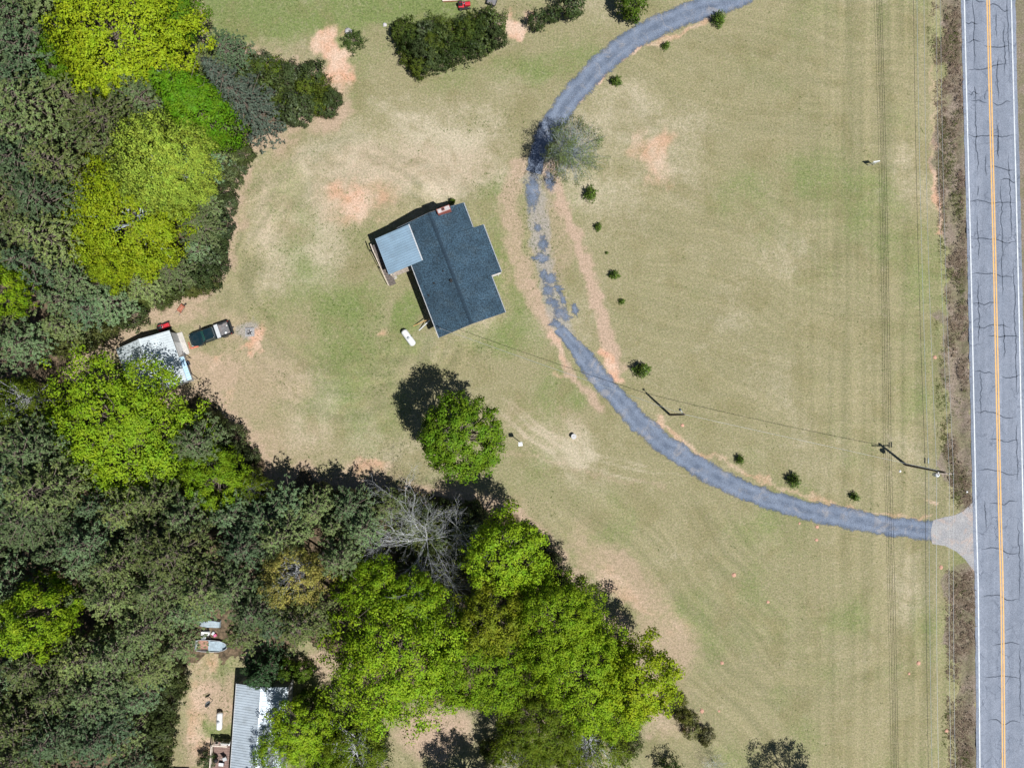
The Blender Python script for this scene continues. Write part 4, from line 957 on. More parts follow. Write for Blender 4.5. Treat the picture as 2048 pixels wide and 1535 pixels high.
# riding mowers
def mower(px, py, rz, label, red=True):
    p = W(px, py, 0.4)
    o = empty('riding_mower', (p.x, p.y, 0), rz, label, 'mower', 'riding mowers')
    MB().box((0.45, 0, 0.58), (0.75, 0.5, 0.36), top=(0.9, 0.8)).build('hood', M_RED, o, bevel=0.05)
    MB().box((-0.35, 0, 0.45), (0.75, 0.75, 0.22), top=(0.9, 0.9)).build('rear_fender', M_RED, o, bevel=0.05)
    MB().box((0.0, 0, 0.24), (0.95, 1.05, 0.16), top=(0.9, 0.9)).build('mower_deck', M_BLACK, o, bevel=0.04)
    MB().box((-0.38, 0, 0.62), (0.42, 0.44, 0.1)).build('seat', M_BLACK, o, bevel=0.03); MB().box((-0.6, 0, 0.82), (0.1, 0.42, 0.34), ry=-0.2).build('seat_back', M_BLACK, o, bevel=0.03)
    MB().tube((0.15, 0, 0.7), (-0.02, 0, 0.98), 0.02).build('steering_column', M_BLACK, o)
    sw = MB()
    for i in range(12):
        a0, a1 = i * PI / 6, (i + 1) * PI / 6
        sw.tube((-0.02 + 0.17 * math.cos(a0), 0.17 * math.sin(a0), 0.98), (-0.02 + 0.17 * math.cos(a1), 0.17 * math.sin(a1), 0.98), 0.018, 0.018, 5)
    sw.build('steering_wheel', M_GREYMETAL, o)
    for x, y, r, w in ((0.62, 0.4, 0.19, 0.14), (0.62, -0.4, 0.19, 0.14), (-0.45, 0.45, 0.26, 0.22), (-0.45, -0.45, 0.26, 0.22)):
        t = MB().lathe([(r * .5, -w / 2), (r, -w / 2 + .02), (r, w / 2 - .02), (r * .5, w / 2)], (x, y, r), 14, 'Y').build('wheel', M_RUBBER, o)
        MB().lathe([(0.02, -w / 2 - .005), (r * .5, -w / 2), (r * .5, w / 2), (0.02, w / 2 + .005)], (x, y, r), 10, 'Y').build('rim', M_GREYMETAL, t)
    return o
mower(327.5, 653, math.radians(22), 'red riding mower parked behind the metal shed')
mower(928, 10, math.radians(4), 'red and black riding mower at the top edge of the lawn')
# utility cart at the upper edge
cp = W(984, 4, 0.4)
cart = empty('utility_cart', (cp.x, cp.y, 0), math.radians(-20), 'black tipped utility cart beyond the riding mower at the upper edge', 'cart')
MB().hexa([(-0.5, -0.35, 0.3), (0.5, -0.35, 0.3), (0.5, 0.35, 0.3), (-0.5, 0.35, 0.3)], [(-0.62, -0.48, 0.62), (0.62, -0.48, 0.62), (0.62, 0.48, 0.62), (-0.62, 0.48, 0.62)]).build('tray', M_TRUCKBLK, cart, bevel=0.03)
MB().box((0, 0, 0.625), (1.05, 0.8, 0.02)).build('tray_floor', M_BED, cart)
for s in (-1, 1): MB().lathe([(0.05, -0.06), (0.2, -0.06), (0.2, 0.06), (0.05, 0.06)], (0.1, s * 0.5, 0.2), 12, 'Y').build('wheel', M_RUBBER, cart)
MB().tube((-0.6, 0, 0.35), (-1.6, 0.1, 0.25), 0.03).build('drawbar', M_GREYMETAL, cart)
st = W(900, 2, 0.3)
bs = empty('low_wooden_step', (st.x, st.y, 0), math.radians(3), 'low weathered wooden platform cut by the upper edge beside the riding mower', 'platform')
for i in range(4): MB().box((0, 0.1 + i * 0.22, 0.3), (1.9, 0.2, 0.05)).build('board', M_WOODLT, bs)
MB().box((0, 0.03, 0.14), (1.8, 0.05, 0.28)).build('skirt_board', M_RUST, bs)
for x in (-.8, .8): MB().box((x, 0.6, 0.14), (0.1, 0.1, 0.27)).build('leg', M_WOOD, bs)

# wheelbarrow
wp = W(364, 617, 0.3)
wb = empty('wheelbarrow', (wp.x, wp.y, 0), math.radians(55), 'rusty wheelbarrow standing at the woodland edge above the shed', 'wheelbarrow')
tr = MB()
bq = [(-0.28, -0.2, 0.28), (0.25, -0.2, 0.28), (0.25, 0.2, 0.28), (-0.28, 0.2, 0.28)]; tq = [(-0.5, -0.34, 0.56), (0.48, -0.3, 0.60), (0.48, 0.3, 0.60), (-0.5, 0.34, 0.56)]
tr.add(bq + tq, [(0, 1, 2, 3), (0, 4, 5, 1), (1, 5, 6, 2), (2, 6, 7, 3), (3, 7, 4, 0)]); tr.add([(x * .96, y * .96, z + .02) for x, y, z in bq] + [(x * .96, y * .96, z) for x, y, z in tq], [(3, 2, 1, 0), (1, 5, 4, 0), (2, 6, 5, 1), (3, 7, 6, 2), (0, 4, 7, 3)])
tr.build('tray', M_RUST, wb)
MB().lathe([(0.06, -0.04), (0.18, -0.04), (0.18, 0.04), (0.06, 0.04)], (0.66, 0, 0.18), 14, 'Y').build('wheel', M_RUBBER, wb)
for s in (-1, 1):
    MB().tube((0.66, s * 0.07, 0.2), (-0.95, s * 0.3, 0.55), 0.022).build('handle', M_WOOD, wb)
    MB().tube((-0.25, s * 0.2, 0.3), (-0.35, s * 0.22, 0.0), 0.018).build('leg', M_GREYMETAL, wb)
# lumber and a block in front of the truck
for i, (px, py, ln, rz, mt, lab, nm) in enumerate([(379, 690.5, 0.85, -1.25, M_RUST, 'short reddish board on the slab edge before the truck', 'board'), (390, 694, 0.95, 0.28, mat('brick_red', (0.55, 0.17, 0.11), 0.85, var=0.3), 'red painted board on the ground beside the truck front wheel', 'board')]):
    p = W(px, py, 0.05)
    e = empty('scrap_board', (p.x, p.y, 0), rz, lab, nm)
    MB().box((0, 0, 0.06), (ln, 0.2, 0.1)).build('plank', mt, e, bevel=0.01); MB().box((ln * 0.3, 0, 0.135), (0.1, 0.26, 0.05)).build('cleat', mt, e)

# ------------------------------------------------------------------ boats and clutter in the woods clearing
M_HULL = mat('dull_aluminium', (0.40, 0.50, 0.58), 0.5, metal=0.3, var=0.25, scale=2, dirt=(0.22, 0.26, 0.28), dirt_amt=0.6)
M_BOATFLOOR = mat('boat_floor_brown', (0.36, 0.20, 0.15), 0.85, var=0.3, scale=4)
def boat(px, py, length, beam, rz, label, over):
    p = W(px, py, 0.4)
    o = empty('jon_boat', (p.x, p.y, 0), rz, label, 'boat', 'boats in the woods clearing')
    st_ = [(-0.5, 0.86, 0.0), (-0.3, 0.98, 0), (0.0, 1.0, 0), (0.25, 0.9, 0.02), (0.4, 0.62, 0.10), (0.47, 0.34, 0.22), (0.5, 0.10, 0.34)]
    D = 0.5; v = []; f = []
    for x, w, lift in st_:
        X = x * length; b = beam / 2 * w
        v += [(X, -b, D + lift * 0.35), (X, -b * 0.78, lift * 0.9), (X, b * 0.78, lift * 0.9), (X, b, D + lift * 0.35)]
    for i in range(len(st_) - 1):
        for j in range(3): f.append((i * 4 + j, (i + 1) * 4 + j, (i + 1) * 4 + j + 1, i * 4 + j + 1))
    f += [(0, 1, 2, 3), tuple(reversed(range(len(v) - 4, len(v))))]
    hm_ = MB().add(v, f).build('hull', M_HULL, o); so = hm_.modifiers.new('plate', 'SOLIDIFY'); so.thickness = 0.03
    g = MB()
    for s in (0, 3):
        for i in range(len(st_) - 1): g.tube(v[i * 4 + s], v[(i + 1) * 4 + s], 0.03, 0.03, 5)
    g.build('gunwale', M_ALU, o)
    if over:
        for ch_ in o.children:
            ch_.location = (0, 0, D + 0.15); ch_.rotation_euler = (PI, 0, 0)
        for y in (-.2, 0, .2): MB().box((-0.05 * length, y * beam, D + 0.16), (0.75 * length, 0.03, 0.05)).build('keel_strip', M_ALU, o)
    else:
        MB().box((-0.28 * length, 0, 0.10), (0.36 * length, beam * 0.74, 0.04)).build('floor', M_BOATFLOOR, o)
        MB().box((0.14 * length, 0, 0.42), (0.40 * length, beam * 0.80, 0.04), top=(1, 1)).build('fore_deck', M_HULL, o)
        MB().box((-0.07 * length, 0, 0.36), (0.24, beam * 0.88, 0.06)).build('bench', M_HULL, o)
        MB().box((-0.46 * length, 0, 0.36), (0.22, beam * 0.8, 0.06)).build('bench', M_ALU, o)
        mt = MB().box((-0.53 * length, 0.1, 0.62), (0.28, 0.24, 0.42), top=(0.8, 0.8)).build('outboard_motor', M_BLACK, o, bevel=0.04)
        MB().box((-0.54 * length, 0.1, 0.25), (0.1, 0.08, 0.5)).build('motor_leg', M_BLACK, mt)
boat(417, 1246, 2.9, 1.0, math.radians(176), 'overturned pale blue aluminium boat half under the pines', True)
boat(423, 1291, 4.0, 1.45, math.radians(-2), 'open aluminium boat with brown floor in the woods clearing', False)
def crate(name, px, py, size, rz, material, lid, label, cat, z0=0.0):
    p = W(px, py, size[2])
    e = empty(name, (p.x, p.y, z0), rz, label, cat)
    MB().box((0, 0, size[2] / 2), size).build('side_panel', material, e, bevel=0.02)
    MB().box((0, 0, size[2] + 0.02), (size[0] + .03, size[1] + .03, 0.05)).build('lid', lid, e, bevel=0.015)
    for s in (-1, 1): MB().box((s * (size[0] / 2 + 0.03), 0, size[2] * .7), (0.04, size[1] * .4, 0.05)).build('handle', material, e)
    return e
crate('appliance', 410, 1266.5, (0.95, 0.42, 0.55), math.radians(-3), M_WHITE, M_WHITE, 'long white appliance lying between the two boats', 'appliance')
crate('cooler', 406.5, 1274.5, (0.48, 0.36, 0.36), 0.05, M_WHITE, M_GREYMETAL, 'small white cooler between the appliance and the open boat', 'cooler')
crate('red_crate', 430, 1270, (0.34, 0.30, 0.3), 0.5, M_RED, mat('pink_plastic', (0.6, 0.15, 0.3), 0.5, var=0.2), 'small red and pink crate in the clutter between the boats', 'crate')
crate('metal_box', 426, 1266, (0.4, 0.26, 0.25), 0.9, M_GREYMETAL, M_ALU, 'grey metal box beside the red crate between the boats', 'box')
tyre = tag(MB().lathe([(0.18, 0.02), (0.32, 0.0), (0.36, 0.08), (0.32, 0.18), (0.18, 0.16), (0.18, 0.02)], (0, 0, 0), 18, cap=False).build('old_tyre', M_RUBBER, None, smooth=True, loc=W(417, 1275.5, 0.0)), 'old black tyre lying against the open boat', 'tyre')

# ------------------------------------------------------------------ lawn objects
lw = W(1147.5, 872.5, 0.6)
well = empty('well_cover', (lw.x, lw.y, 0), 0, 'round concrete well cover standing on the lawn', 'well cover')
MB().lathe([(0.30, 0), (0.30, 0.52)], (0, 0, 0), 24).build('well_ring', M_CONC, well)
MB().lathe([(0.33, 0.52), (0.33, 0.6), (0.30, 0.615)], (0, 0, 0), 24).build('lid', mat('well_lid', (0.52, 0.52, 0.54), 0.85, var=0.12, scale=3), well)
MB().lathe([(0.08, 0.613), (0.09, 0.64), (0.06, 0.65)], (0.02, 0.02, 0), 10).build('handle', M_CONC, well)
bp = W(1041, 887, 2.6)
bh = empty('birdhouse', (bp.x * 0.99, bp.y, 0), 0.1, 'white birdhouse on a thin pole in the lawn by the round tree', 'birdhouse')
MB().tube((0, 0, 0), (0, 0, 2.7), 0.045, 0.04, 8).build('pole', M_WHITE, bh)
MB().box((0, 0, 2.9), (0.42, 0.34, 0.4)).build('nest_box', M_WHITE, bh)
for s in (-1, 1): MB().box((0, s * 0.11, 3.16), (0.5, 0.28, 0.03), rx=-s * 0.5).build('roof_board', M_WHITE, bh)
MB().lathe([(0.05, 0), (0.05, 0.01)], (0.215, 0, 2.92), 10, 'X').build('entrance_hole', M_BLACK, bh)
sg = W(1736, 331, 0)
sign = empty('yard_sign', (sg.x, sg.y, 0), math.radians(8), 'white yard sign on two posts seen edge-on in the field', 'sign')
for s in (0.0, 0.62): MB().box((s, 0, 0.8), (0.07, 0.07, 1.6)).build('post', M_WHITE, sign)
MB().box((0.31, 0, 1.25), (0.75, 0.07, 0.72)).build('panel', M_WHITE, sign, bevel=0.008)
MB().box((0.31, 0, 1.66), (0.80, 0.10, 0.06)).build('top_rail', M_WHITE, sign)

def rock(name, px, py, r, h, material, label, cat, group=None, seed=0):
    n, k = 12, 4; v = []; f = []
    rr = random.Random(seed)
    for j in range(k):
        t = j / (k - 1)
        for i in range(n):
            a = 2 * PI * i / n
            q = r * math.cos(t * PI / 2 * 0.93) * (1 + rr.uniform(-.22, .22))
            v.append((q * math.cos(a), q * math.sin(a), h * math.sin(t * PI / 2) * (1 + rr.uniform(-.1, .1)) - 0.02))
    for j in range(k - 1):
        for i in range(n): f.append((j * n + i, j * n + (i + 1) % n, (j + 1) * n + (i + 1) % n, (j + 1) * n + i))
    f.append(tuple(range((k - 1) * n, k * n)))
    p = W(px, py, 0)
    o = MB().add(v, f).build(name, material, None, loc=p, smooth=True)
    return tag(o, label, cat, group)
M_CLAY = mat('ant_mound_clay', (0.52, 0.30, 0.22), 0.95, var=0.25, scale=8, fine=0.4)
mounds = [(1468, 1149, .34, 'red ant mound in the lower field nearest the driveway bend'), (1536, 1203, .24, 'small red ant mound in the middle of the lower field'), (1444, 1325, .28, 'pale red ant mound near the woods in the lower field'),
          (1837, 1325, .32, 'red ant mound in the lower field below the road wires'), (1818, 1346, .22, 'small red ant mound just below another near the roadside'), (1404, 1421, .36, 'bright red mound at the bushes beside the lower field'), (1438, 1421, .2, 'small red mound to the right of the bright red one by the bushes'),
          (1367, 1459, .36, 'red mound among the weeds inside the bush line'), (1893, 1460, .3, 'red mound beside the roadside ditch near the lower edge'), (1634, 1053, .3, 'red mound touching the lower side of the driveway'), (1633, 1079, .26, 'red mound just below the one touching the driveway'),
          (1599, 1046, .2, 'small red mound left of the one touching the driveway'), (1882, 1134, .3, 'red mound below the driveway apron by the ditch'), (1365, 850, .28, 'orange clay mound in the grass below the leaning light pole'), (1213, 707, .22, 'orange clay lump beside the dirt track'), (1870, 714, .3, 'orange mound at the ditch edge beside the road'), (829, 588 + 60, .01, '')]
for i, (x, y, r, lab) in enumerate(mounds):
    if lab: rock('ant_mound', x, y, r * 0.85, r * 0.4, M_CLAY, lab, 'ant mound', 'red ant mounds', i + 3)
M_ROCK = mat('pale_rock', (0.50, 0.48, 0.50), 0.9, var=0.25, scale=4)
rock('boulder', 697, 64, 0.48, 0.4, M_ROCK, 'pale grey boulder in the weeds at the top of the lawn', 'boulder', None, 50)
rock('boulder', 770, 50, 0.26, 0.2, M_ROCK, 'smaller grey boulder to the right of the pale boulder', 'boulder', None, 51)
rock('stone', 493, 297, 0.22, 0.3, M_WOODLT, 'small cream stone at the woodland edge below the green trees', 'stone', None, 52)
rock('stone', 1800, 942, 0.16, 0.15, M_WHITE, 'small white stone in the grass left of the utility pole wires', 'stone', None, 53)
rock('stone', 1934, 983, 0.14, 0.12, M_WHITE, 'small white stone beside the road above the driveway apron', 'stone', None, 54)

# ------------------------------------------------------------------ utility poles and wires
P1 = W(1811.5, 928.6); P2 = W(1339.5, 829)
PH1, PH2 = 8.8, 7.9
def big_pole(loc, label, lean=(0, 0), rot=0.0):
    o = empty('utility_pole', loc, rot, label, 'utility pole', 'roadside utility poles')
    MB().tube((0, 0, -0.2), (lean[0], lean[1], PH1), 0.17, 0.12, 12).build('shaft', M_POLE, o)
    ca = MB().box((lean[0], lean[1] - 0.15, PH1 - 0.35), (2.1, 0.11, 0.14)).build('crossarm', M_WOOD, o)
    for x in (-0.95, 0.5, 0.98):
        MB().lathe([(0.03, 0), (0.06, 0.06), (0.04, 0.1), (0.06, 0.14), (0.03, 0.2)], (lean[0] + x, lean[1] - 0.15, PH1 - 0.28), 8).build('insulator', M_LAMP, ca)
    for s in (-1, 1): MB().tube((lean[0] + s * 0.7, lean[1] - 0.13, PH1 - 0.4), (lean[0], lean[1] - 0.13, PH1 - 1.1), 0.02).build('brace', M_GREYMETAL, o)
    return o
pole1 = big_pole(P1, 'wooden utility pole with crossarm and transformer near the road', (0.05, 0))
can = MB().lathe([(0.05, 6.75), (0.24, 6.78), (0.25, 7.5), (0.22, 7.58), (0.05, 7.62)], (-0.15, -0.42, 0), 16).build('transformer', mat('transformer_grey', (0.62, 0.66, 0.70), 0.4, var=0.1), pole1, smooth=True)
MB().lathe([(0.04, 7.6), (0.06, 7.68), (0.03, 7.85)], (-0.12, -0.42, 0), 8).build('bushing', M_GREYMETAL, can)
MB().box((0.0, -0.2, 7.2), (0.1, 0.25, 0.5)).build('bracket', M_GREYMETAL, pole1)
PN = P1 + Vector((-1.5, 66, 0)); PS = P1 + Vector((1.2, -66, 0))
big_pole(PN, 'wooden utility pole up the road past the upper edge'); big_pole(PS, 'wooden utility pole down the road past the lower edge')
pole2 = empty('light_pole', P2, 0, 'dark leaning service pole with a small lamp beside the driveway', 'utility pole')
top2 = Vector((0.1, 0.35, PH2))
MB().tube((0, 0, -0.2), top2, 0.15, 0.11, 12).build('shaft', M_POLE, pole2)
la = MB().tube(top2 + Vector((0, 0, -0.5)), top2 + Vector((-0.42, 0.5, -0.25)), 0.04, 0.035, 8).build('lamp_arm', M_ALU, pole2)
MB().lathe([(0.05, 0.12), (0.13, 0.05), (0.15, -0.05), (0.10, -0.12)], top2 + Vector((-0.46, 0.55, -0.28)), 12).build('lamp_head', M_NAVY, la)

def wire(name, a, b, sag, r, material, label, cat, n=26, group=None):
    a = Vector(a); b = Vector(b); pts = []
    for i in range(n + 1):
        t = i / n; p = a.lerp(b, t); p.z -= sag * 4 * t * (1 - t); pts.append(p)
    o = MB().path(pts, r, 5).build(name, material, None, smooth=True)
    return tag(o, label, cat, group)
M_WIRE = mat('bare_wire', (0.42, 0.45, 0.47), 0.5, metal=0.4, var=0.1)
M_CABLE = mat('black_cable', (0.025, 0.027, 0.03), 0.7, var=0.2)
M_CABLEG = mat('grey_cable', (0.34, 0.40, 0.42), 0.6, var=0.15)
for end, nm in ((PN, 'up'), (PS, 'down')):
    w_dir = 'running up the road from the transformer pole' if nm == 'up' else 'running down the road from the transformer pole'
    wire('power_line', P1 + Vector((1.03, -0.15, PH1 - 0.1)), end + Vector((0.98, -0.15, PH1 - 0.1)), 0.7, 0.016, M_WIRE, 'outer bare power line ' + w_dir, 'power line', group='roadside wires')
    wire('power_line', P1 + Vector((0.55, -0.15, PH1 - 0.1)), end + Vector((0.5, -0.15, PH1 - 0.1)), 0.75, 0.016, M_WIRE, 'middle bare power line ' + w_dir, 'power line', group='roadside wires')
    wire('power_line', P1 + Vector((0.1, 0, 6.9)), end + Vector((0.1, 0, 6.9)), 0.8, 0.02, M_WIRE, 'lower neutral wire ' + w_dir, 'power line', group='roadside wires')
    wire('telephone_cable', P1 + Vector((-0.18, 0, 4.95)), end + Vector((-0.18, 0, 4.95)), 0.55, 0.022, M_CABLE, 'black telephone cable ' + w_dir, 'cable', group='roadside wires')
    wire('telephone_cable', P1 + Vector((0.14, 0, 5.1)), end + Vector((0.14, 0, 5.1)), 0.5, 0.02, M_CABLEG, 'grey telephone cable ' + w_dir, 'cable', group='roadside wires')
for dx, mt, z, lab in ((-0.18, M_CABLE, 4.85, 'black splice case hanging on the black telephone cable'), (0.14, M_CABLEG, 5.0, 'grey splice case hanging on the grey telephone cable')):
    o = MB().lathe([(0.03, -0.35), (0.08, -0.3), (0.08, 0.3), (0.03, 0.35)], (0, 0, 0), 10, 'Y').build('splice_case', mt, None, smooth=True, loc=P1 + Vector((dx - 0.02, 1.0, z + 0.02)))
    tag(o, lab, 'splice case')
T2 = P2 + top2 + Vector((0, 0, -0.2))
wire('service_line', P1 + Vector((-0.1, 0.1, 7.9)), T2, 0.9, 0.014, M_WIRE, 'thin bare service wire between the two poles above the lawn', 'power line')
wire('service_line', P1 + Vector((-0.1, 0.1, 7.75)), T2 + Vector((0, 0, -0.12)), 1.0, 0.012, M_CABLEG, 'thin grey service wire between the two poles above the lawn', 'power line')
wire('service_line', T2, MAST_W, 0.6, 0.014, M_WIRE, 'thin bare service wire from the lamp pole to the house', 'power line')
wire('service_line', T2 + Vector((0, 0, -0.12)), MAST_W + Vector((0, 0, -0.05)), 0.85, 0.012, M_CABLEG, 'thin grey service wire from the lamp pole to the house', 'power line')

# ------------------------------------------------------------------ vegetation prototypes
M_BARK = mat('bark', (0.16, 0.13, 0.105), 0.95, var=0.35, scale=5)
M_BARKPALE = mat('pale_bark', (0.50, 0.51, 0.54), 0.9, var=0.3, scale=5)
M_BARKWHITE = mat('whitish_bark', (0.62, 0.64, 0.68), 0.9, var=0.2, scale=5)
M_BARKGREY = mat('grey_twig', (0.36, 0.41, 0.44), 0.9, var=0.25, scale=5)
M_LEAF = leaf_mat('broad_leaf', 0.28, 0.42)
M_TWIGLEAF = leaf_mat('single_leaf', 0.3, 0.5, 0.12, 0.0)
M_NEEDLE = leaf_mat('needle_leaf', 0.12, 0.28, 0.2, 0.75)
M_GLOSSY = leaf_mat('glossy_leaf', 0.15, 0.5, 0.5)

def unit(a): return a / (np.linalg.norm(a, axis=1, keepdims=True) + 1e-9)
def rhombs(c, nrm, size, r, aspect=0.62):
    """leaf-shaped quads at c facing nrm"""
    n = len(c)
    t = unit(np.cross(nrm, r.normal(size=(n, 3)))); b = np.cross(nrm, t)
    s = size[:, None]
    v = np.stack([c - t * s, c - b * s * aspect, c + t * s, c + b * s * aspect], 1).reshape(-1, 3)
    return v, np.arange(4 * n).reshape(n, 4)

def make_crown(seed, R, RZ_, nclump, per, leaf, clump_r, shell=0.55, lobes=0.25, bottom=-0.45, cone=0.0, flat=0.6, up=0.38):
    """leaf clumps spread through an uneven crown centred on the origin; returns leaf mesh data and clump centres"""
    r = np.random.default_rng(seed)
    d = unit(r.normal(size=(nclump * 3, 3))); d = d[d[:, 2] > bottom][:nclump]
    n = len(d)
    lob = 1 + lobes * (2 * fbm(np.arctan2(d[:, 1], d[:, 0]) * 1.3 + seed * 3.1 + d[:, 2], d[:, 2] * 2.2 + seed, 3, seed) - 1) * 1.6
    rad = (shell + (1 - shell) * r.random(n) ** 0.6) * lob
    c = d * rad[:, None] * np.array([R, R, RZ_])
    if cone:
        h = (c[:, 2] / RZ_ + 1) / 2
        k = 1 - cone * np.clip(h, 0, 1) ** 1.2
        c[:, :2] *= k[:, None]
    cr = clump_r * r.uniform(0.6, 1.35, n)
    pts = []; nr = []; sz = []; pu = []
    for i in range(n):
        m = max(4, int(per * (cr[i] / clump_r) ** 1.6 * r.uniform(0.75, 1.25)))
        q = unit(r.normal(size=(m, 3))) * (r.random(m) ** 0.45)[:, None]
        p = c[i] + q * cr[i] * np.array([1, 1, flat])
        out = unit(np.tile(c[i] / np.array([R, R, RZ_]), (m, 1)) + 1e-6)
        nn = unit(out * 0.35 + q * 0.45 + np.array([0, 0, up]) + r.normal(size=(m, 3)) * 0.5)
        pu.append(unit(out * 0.5 + q * 0.8 + np.array([0, 0, 0.2])))
        pts.append(p); nr.append(nn); sz.append(leaf * r.uniform(0.6, 1.3, m))
    P = np.concatenate(pts); N_ = np.concatenate(nr); S = np.concatenate(sz)
    v, f = rhombs(P, N_, S, r)
    return v, f, c, np.repeat(np.concatenate(pu), 4, 0)

def limbs(seed, c, zc, base_r, nlimb, material, name='trunk', fork=0.45, twig=0.02):
    """tapered trunk and limbs reaching a choice of clump centres"""
    r = random.Random(seed); m = MB()
    zf = zc * fork
    j = Vector((r.uniform(-.2, .2), r.uniform(-.2, .2), zf))
    m.tube((0, 0, -0.15), j, base_r, base_r * 0.72, 8)
    lead = Vector((r.uniform(-.5, .5), r.uniform(-.5, .5), zc * 1.05)); m.tube(j, lead, base_r * 0.68, base_r * 0.3, 7)
    idx_ = list(range(len(c))); r.shuffle(idx_)
    for i in idx_[:nlimb]:
        e = Vector(c[i]) + Vector((0, 0, zc))
        t = r.uniform(0.1, 0.95); s = j.lerp(lead, t)
        mid = s.lerp(e, 0.5) + Vector((r.uniform(-.4, .4), r.uniform(-.4, .4), -(e - s).length * 0.06))
        rb = base_r * (0.42 - 0.22 * t)
        m.tube(s, mid, rb, rb * 0.55, 5, False); m.tube(mid, e, rb * 0.55, twig, 5, False)
        for _ in range(2):
            t2 = r.uniform(0.2, 0.8); q = mid.lerp(e, t2)
            e2 = q + Vector((r.uniform(-1, 1), r.uniform(-1, 1), r.uniform(0.1, 0.9))) * (e - s).length * 0.25
            m.tube(q, e2, rb * 0.35, twig * 0.7, 4, False)
    return m.mesh(name, material)

def puffed(me, pu):
    a = me.attributes.new('puff', 'FLOAT_VECTOR', 'POINT'); a.data.foreach_set('vector', np.asarray(pu, dtype=np.float32).ravel()); return me
PROTO = {}
def broadleaf(key, seed, R, RZ_, zc, nclump, per, leaf, clump_r, bark=M_BARK, nlimb=40, leafm=M_LEAF, base_r=0.35, twig=0.02, **kw):
    v, f, c, pu = make_crown(seed, R, RZ_, nclump, per, leaf, clump_r, **kw)
    v = v + np.array([0, 0, zc])
    PROTO[key] = dict(crown=puffed(mesh_np('crown', v, f, leafm), pu), trunk=limbs(seed, c, zc, base_r, nlimb, bark, twig=twig), R=R, zc=zc, RZ=RZ_)
broadleaf('big0', 11, 8.5, 5.0, 11, 620, 66, 0.145, 0.85, nlimb=70, lobes=0.3)
broadleaf('big1', 12, 8.5, 5.5, 11, 600, 66, 0.145, 0.9, nlimb=70, lobes=0.35, shell=0.5)
broadleaf('big2', 13, 8.5, 4.6, 11, 700, 62, 0.135, 0.85, bark=M_BARKGREY, nlimb=16, lobes=0.13, shell=0.42)
broadleaf('mid0', 21, 4.6, 3.8, 9, 260, 62, 0.125, 0.66, nlimb=45, lobes=0.3)
broadleaf('mid1', 22, 4.6, 3.4, 9, 230, 62, 0.125, 0.66, nlimb=45, lobes=0.4)
broadleaf('mid2', 23, 4.6, 3.6, 9, 260, 44, 0.11, 0.6, bark=M_BARKPALE, nlimb=60, lobes=0.3, base_r=0.22)
broadleaf('lone', 24, 4.6, 3.8, 9, 340, 62, 0.125, 0.62, nlimb=45, lobes=0.17)
broadleaf('tall', 31, 4.2, 8.5, 13, 460, 60, 0.13, 0.7, nlimb=40, lobes=0.2, bottom=-0.95, cone=0.55, up=0.35)
broadleaf('sparse', 41, 4.4, 3.0, 6.5, 340, 36, 0.075, 0.6, bark=M_BARKGREY, nlimb=320, lobes=0.3, base_r=0.11, twig=0.012)
broadleaf('bush0', 51, 1.7, 1.3, 1.35, 80, 34, 0.10, 0.42, nlimb=14, base_r=0.06, bottom=-0.9, leafm=M_GLOSSY)
broadleaf('bush1', 52, 1.7, 1.5, 1.5, 70, 36, 0.11, 0.45, nlimb=14, base_r=0.06, bottom=-0.9, lobes=0.4)
broadleaf('bush2', 53, 1.7, 1.1, 1.2, 66, 26, 0.10, 0.42, nlimb=22, base_r=0.05, bottom=-0.9, lobes=0.45)

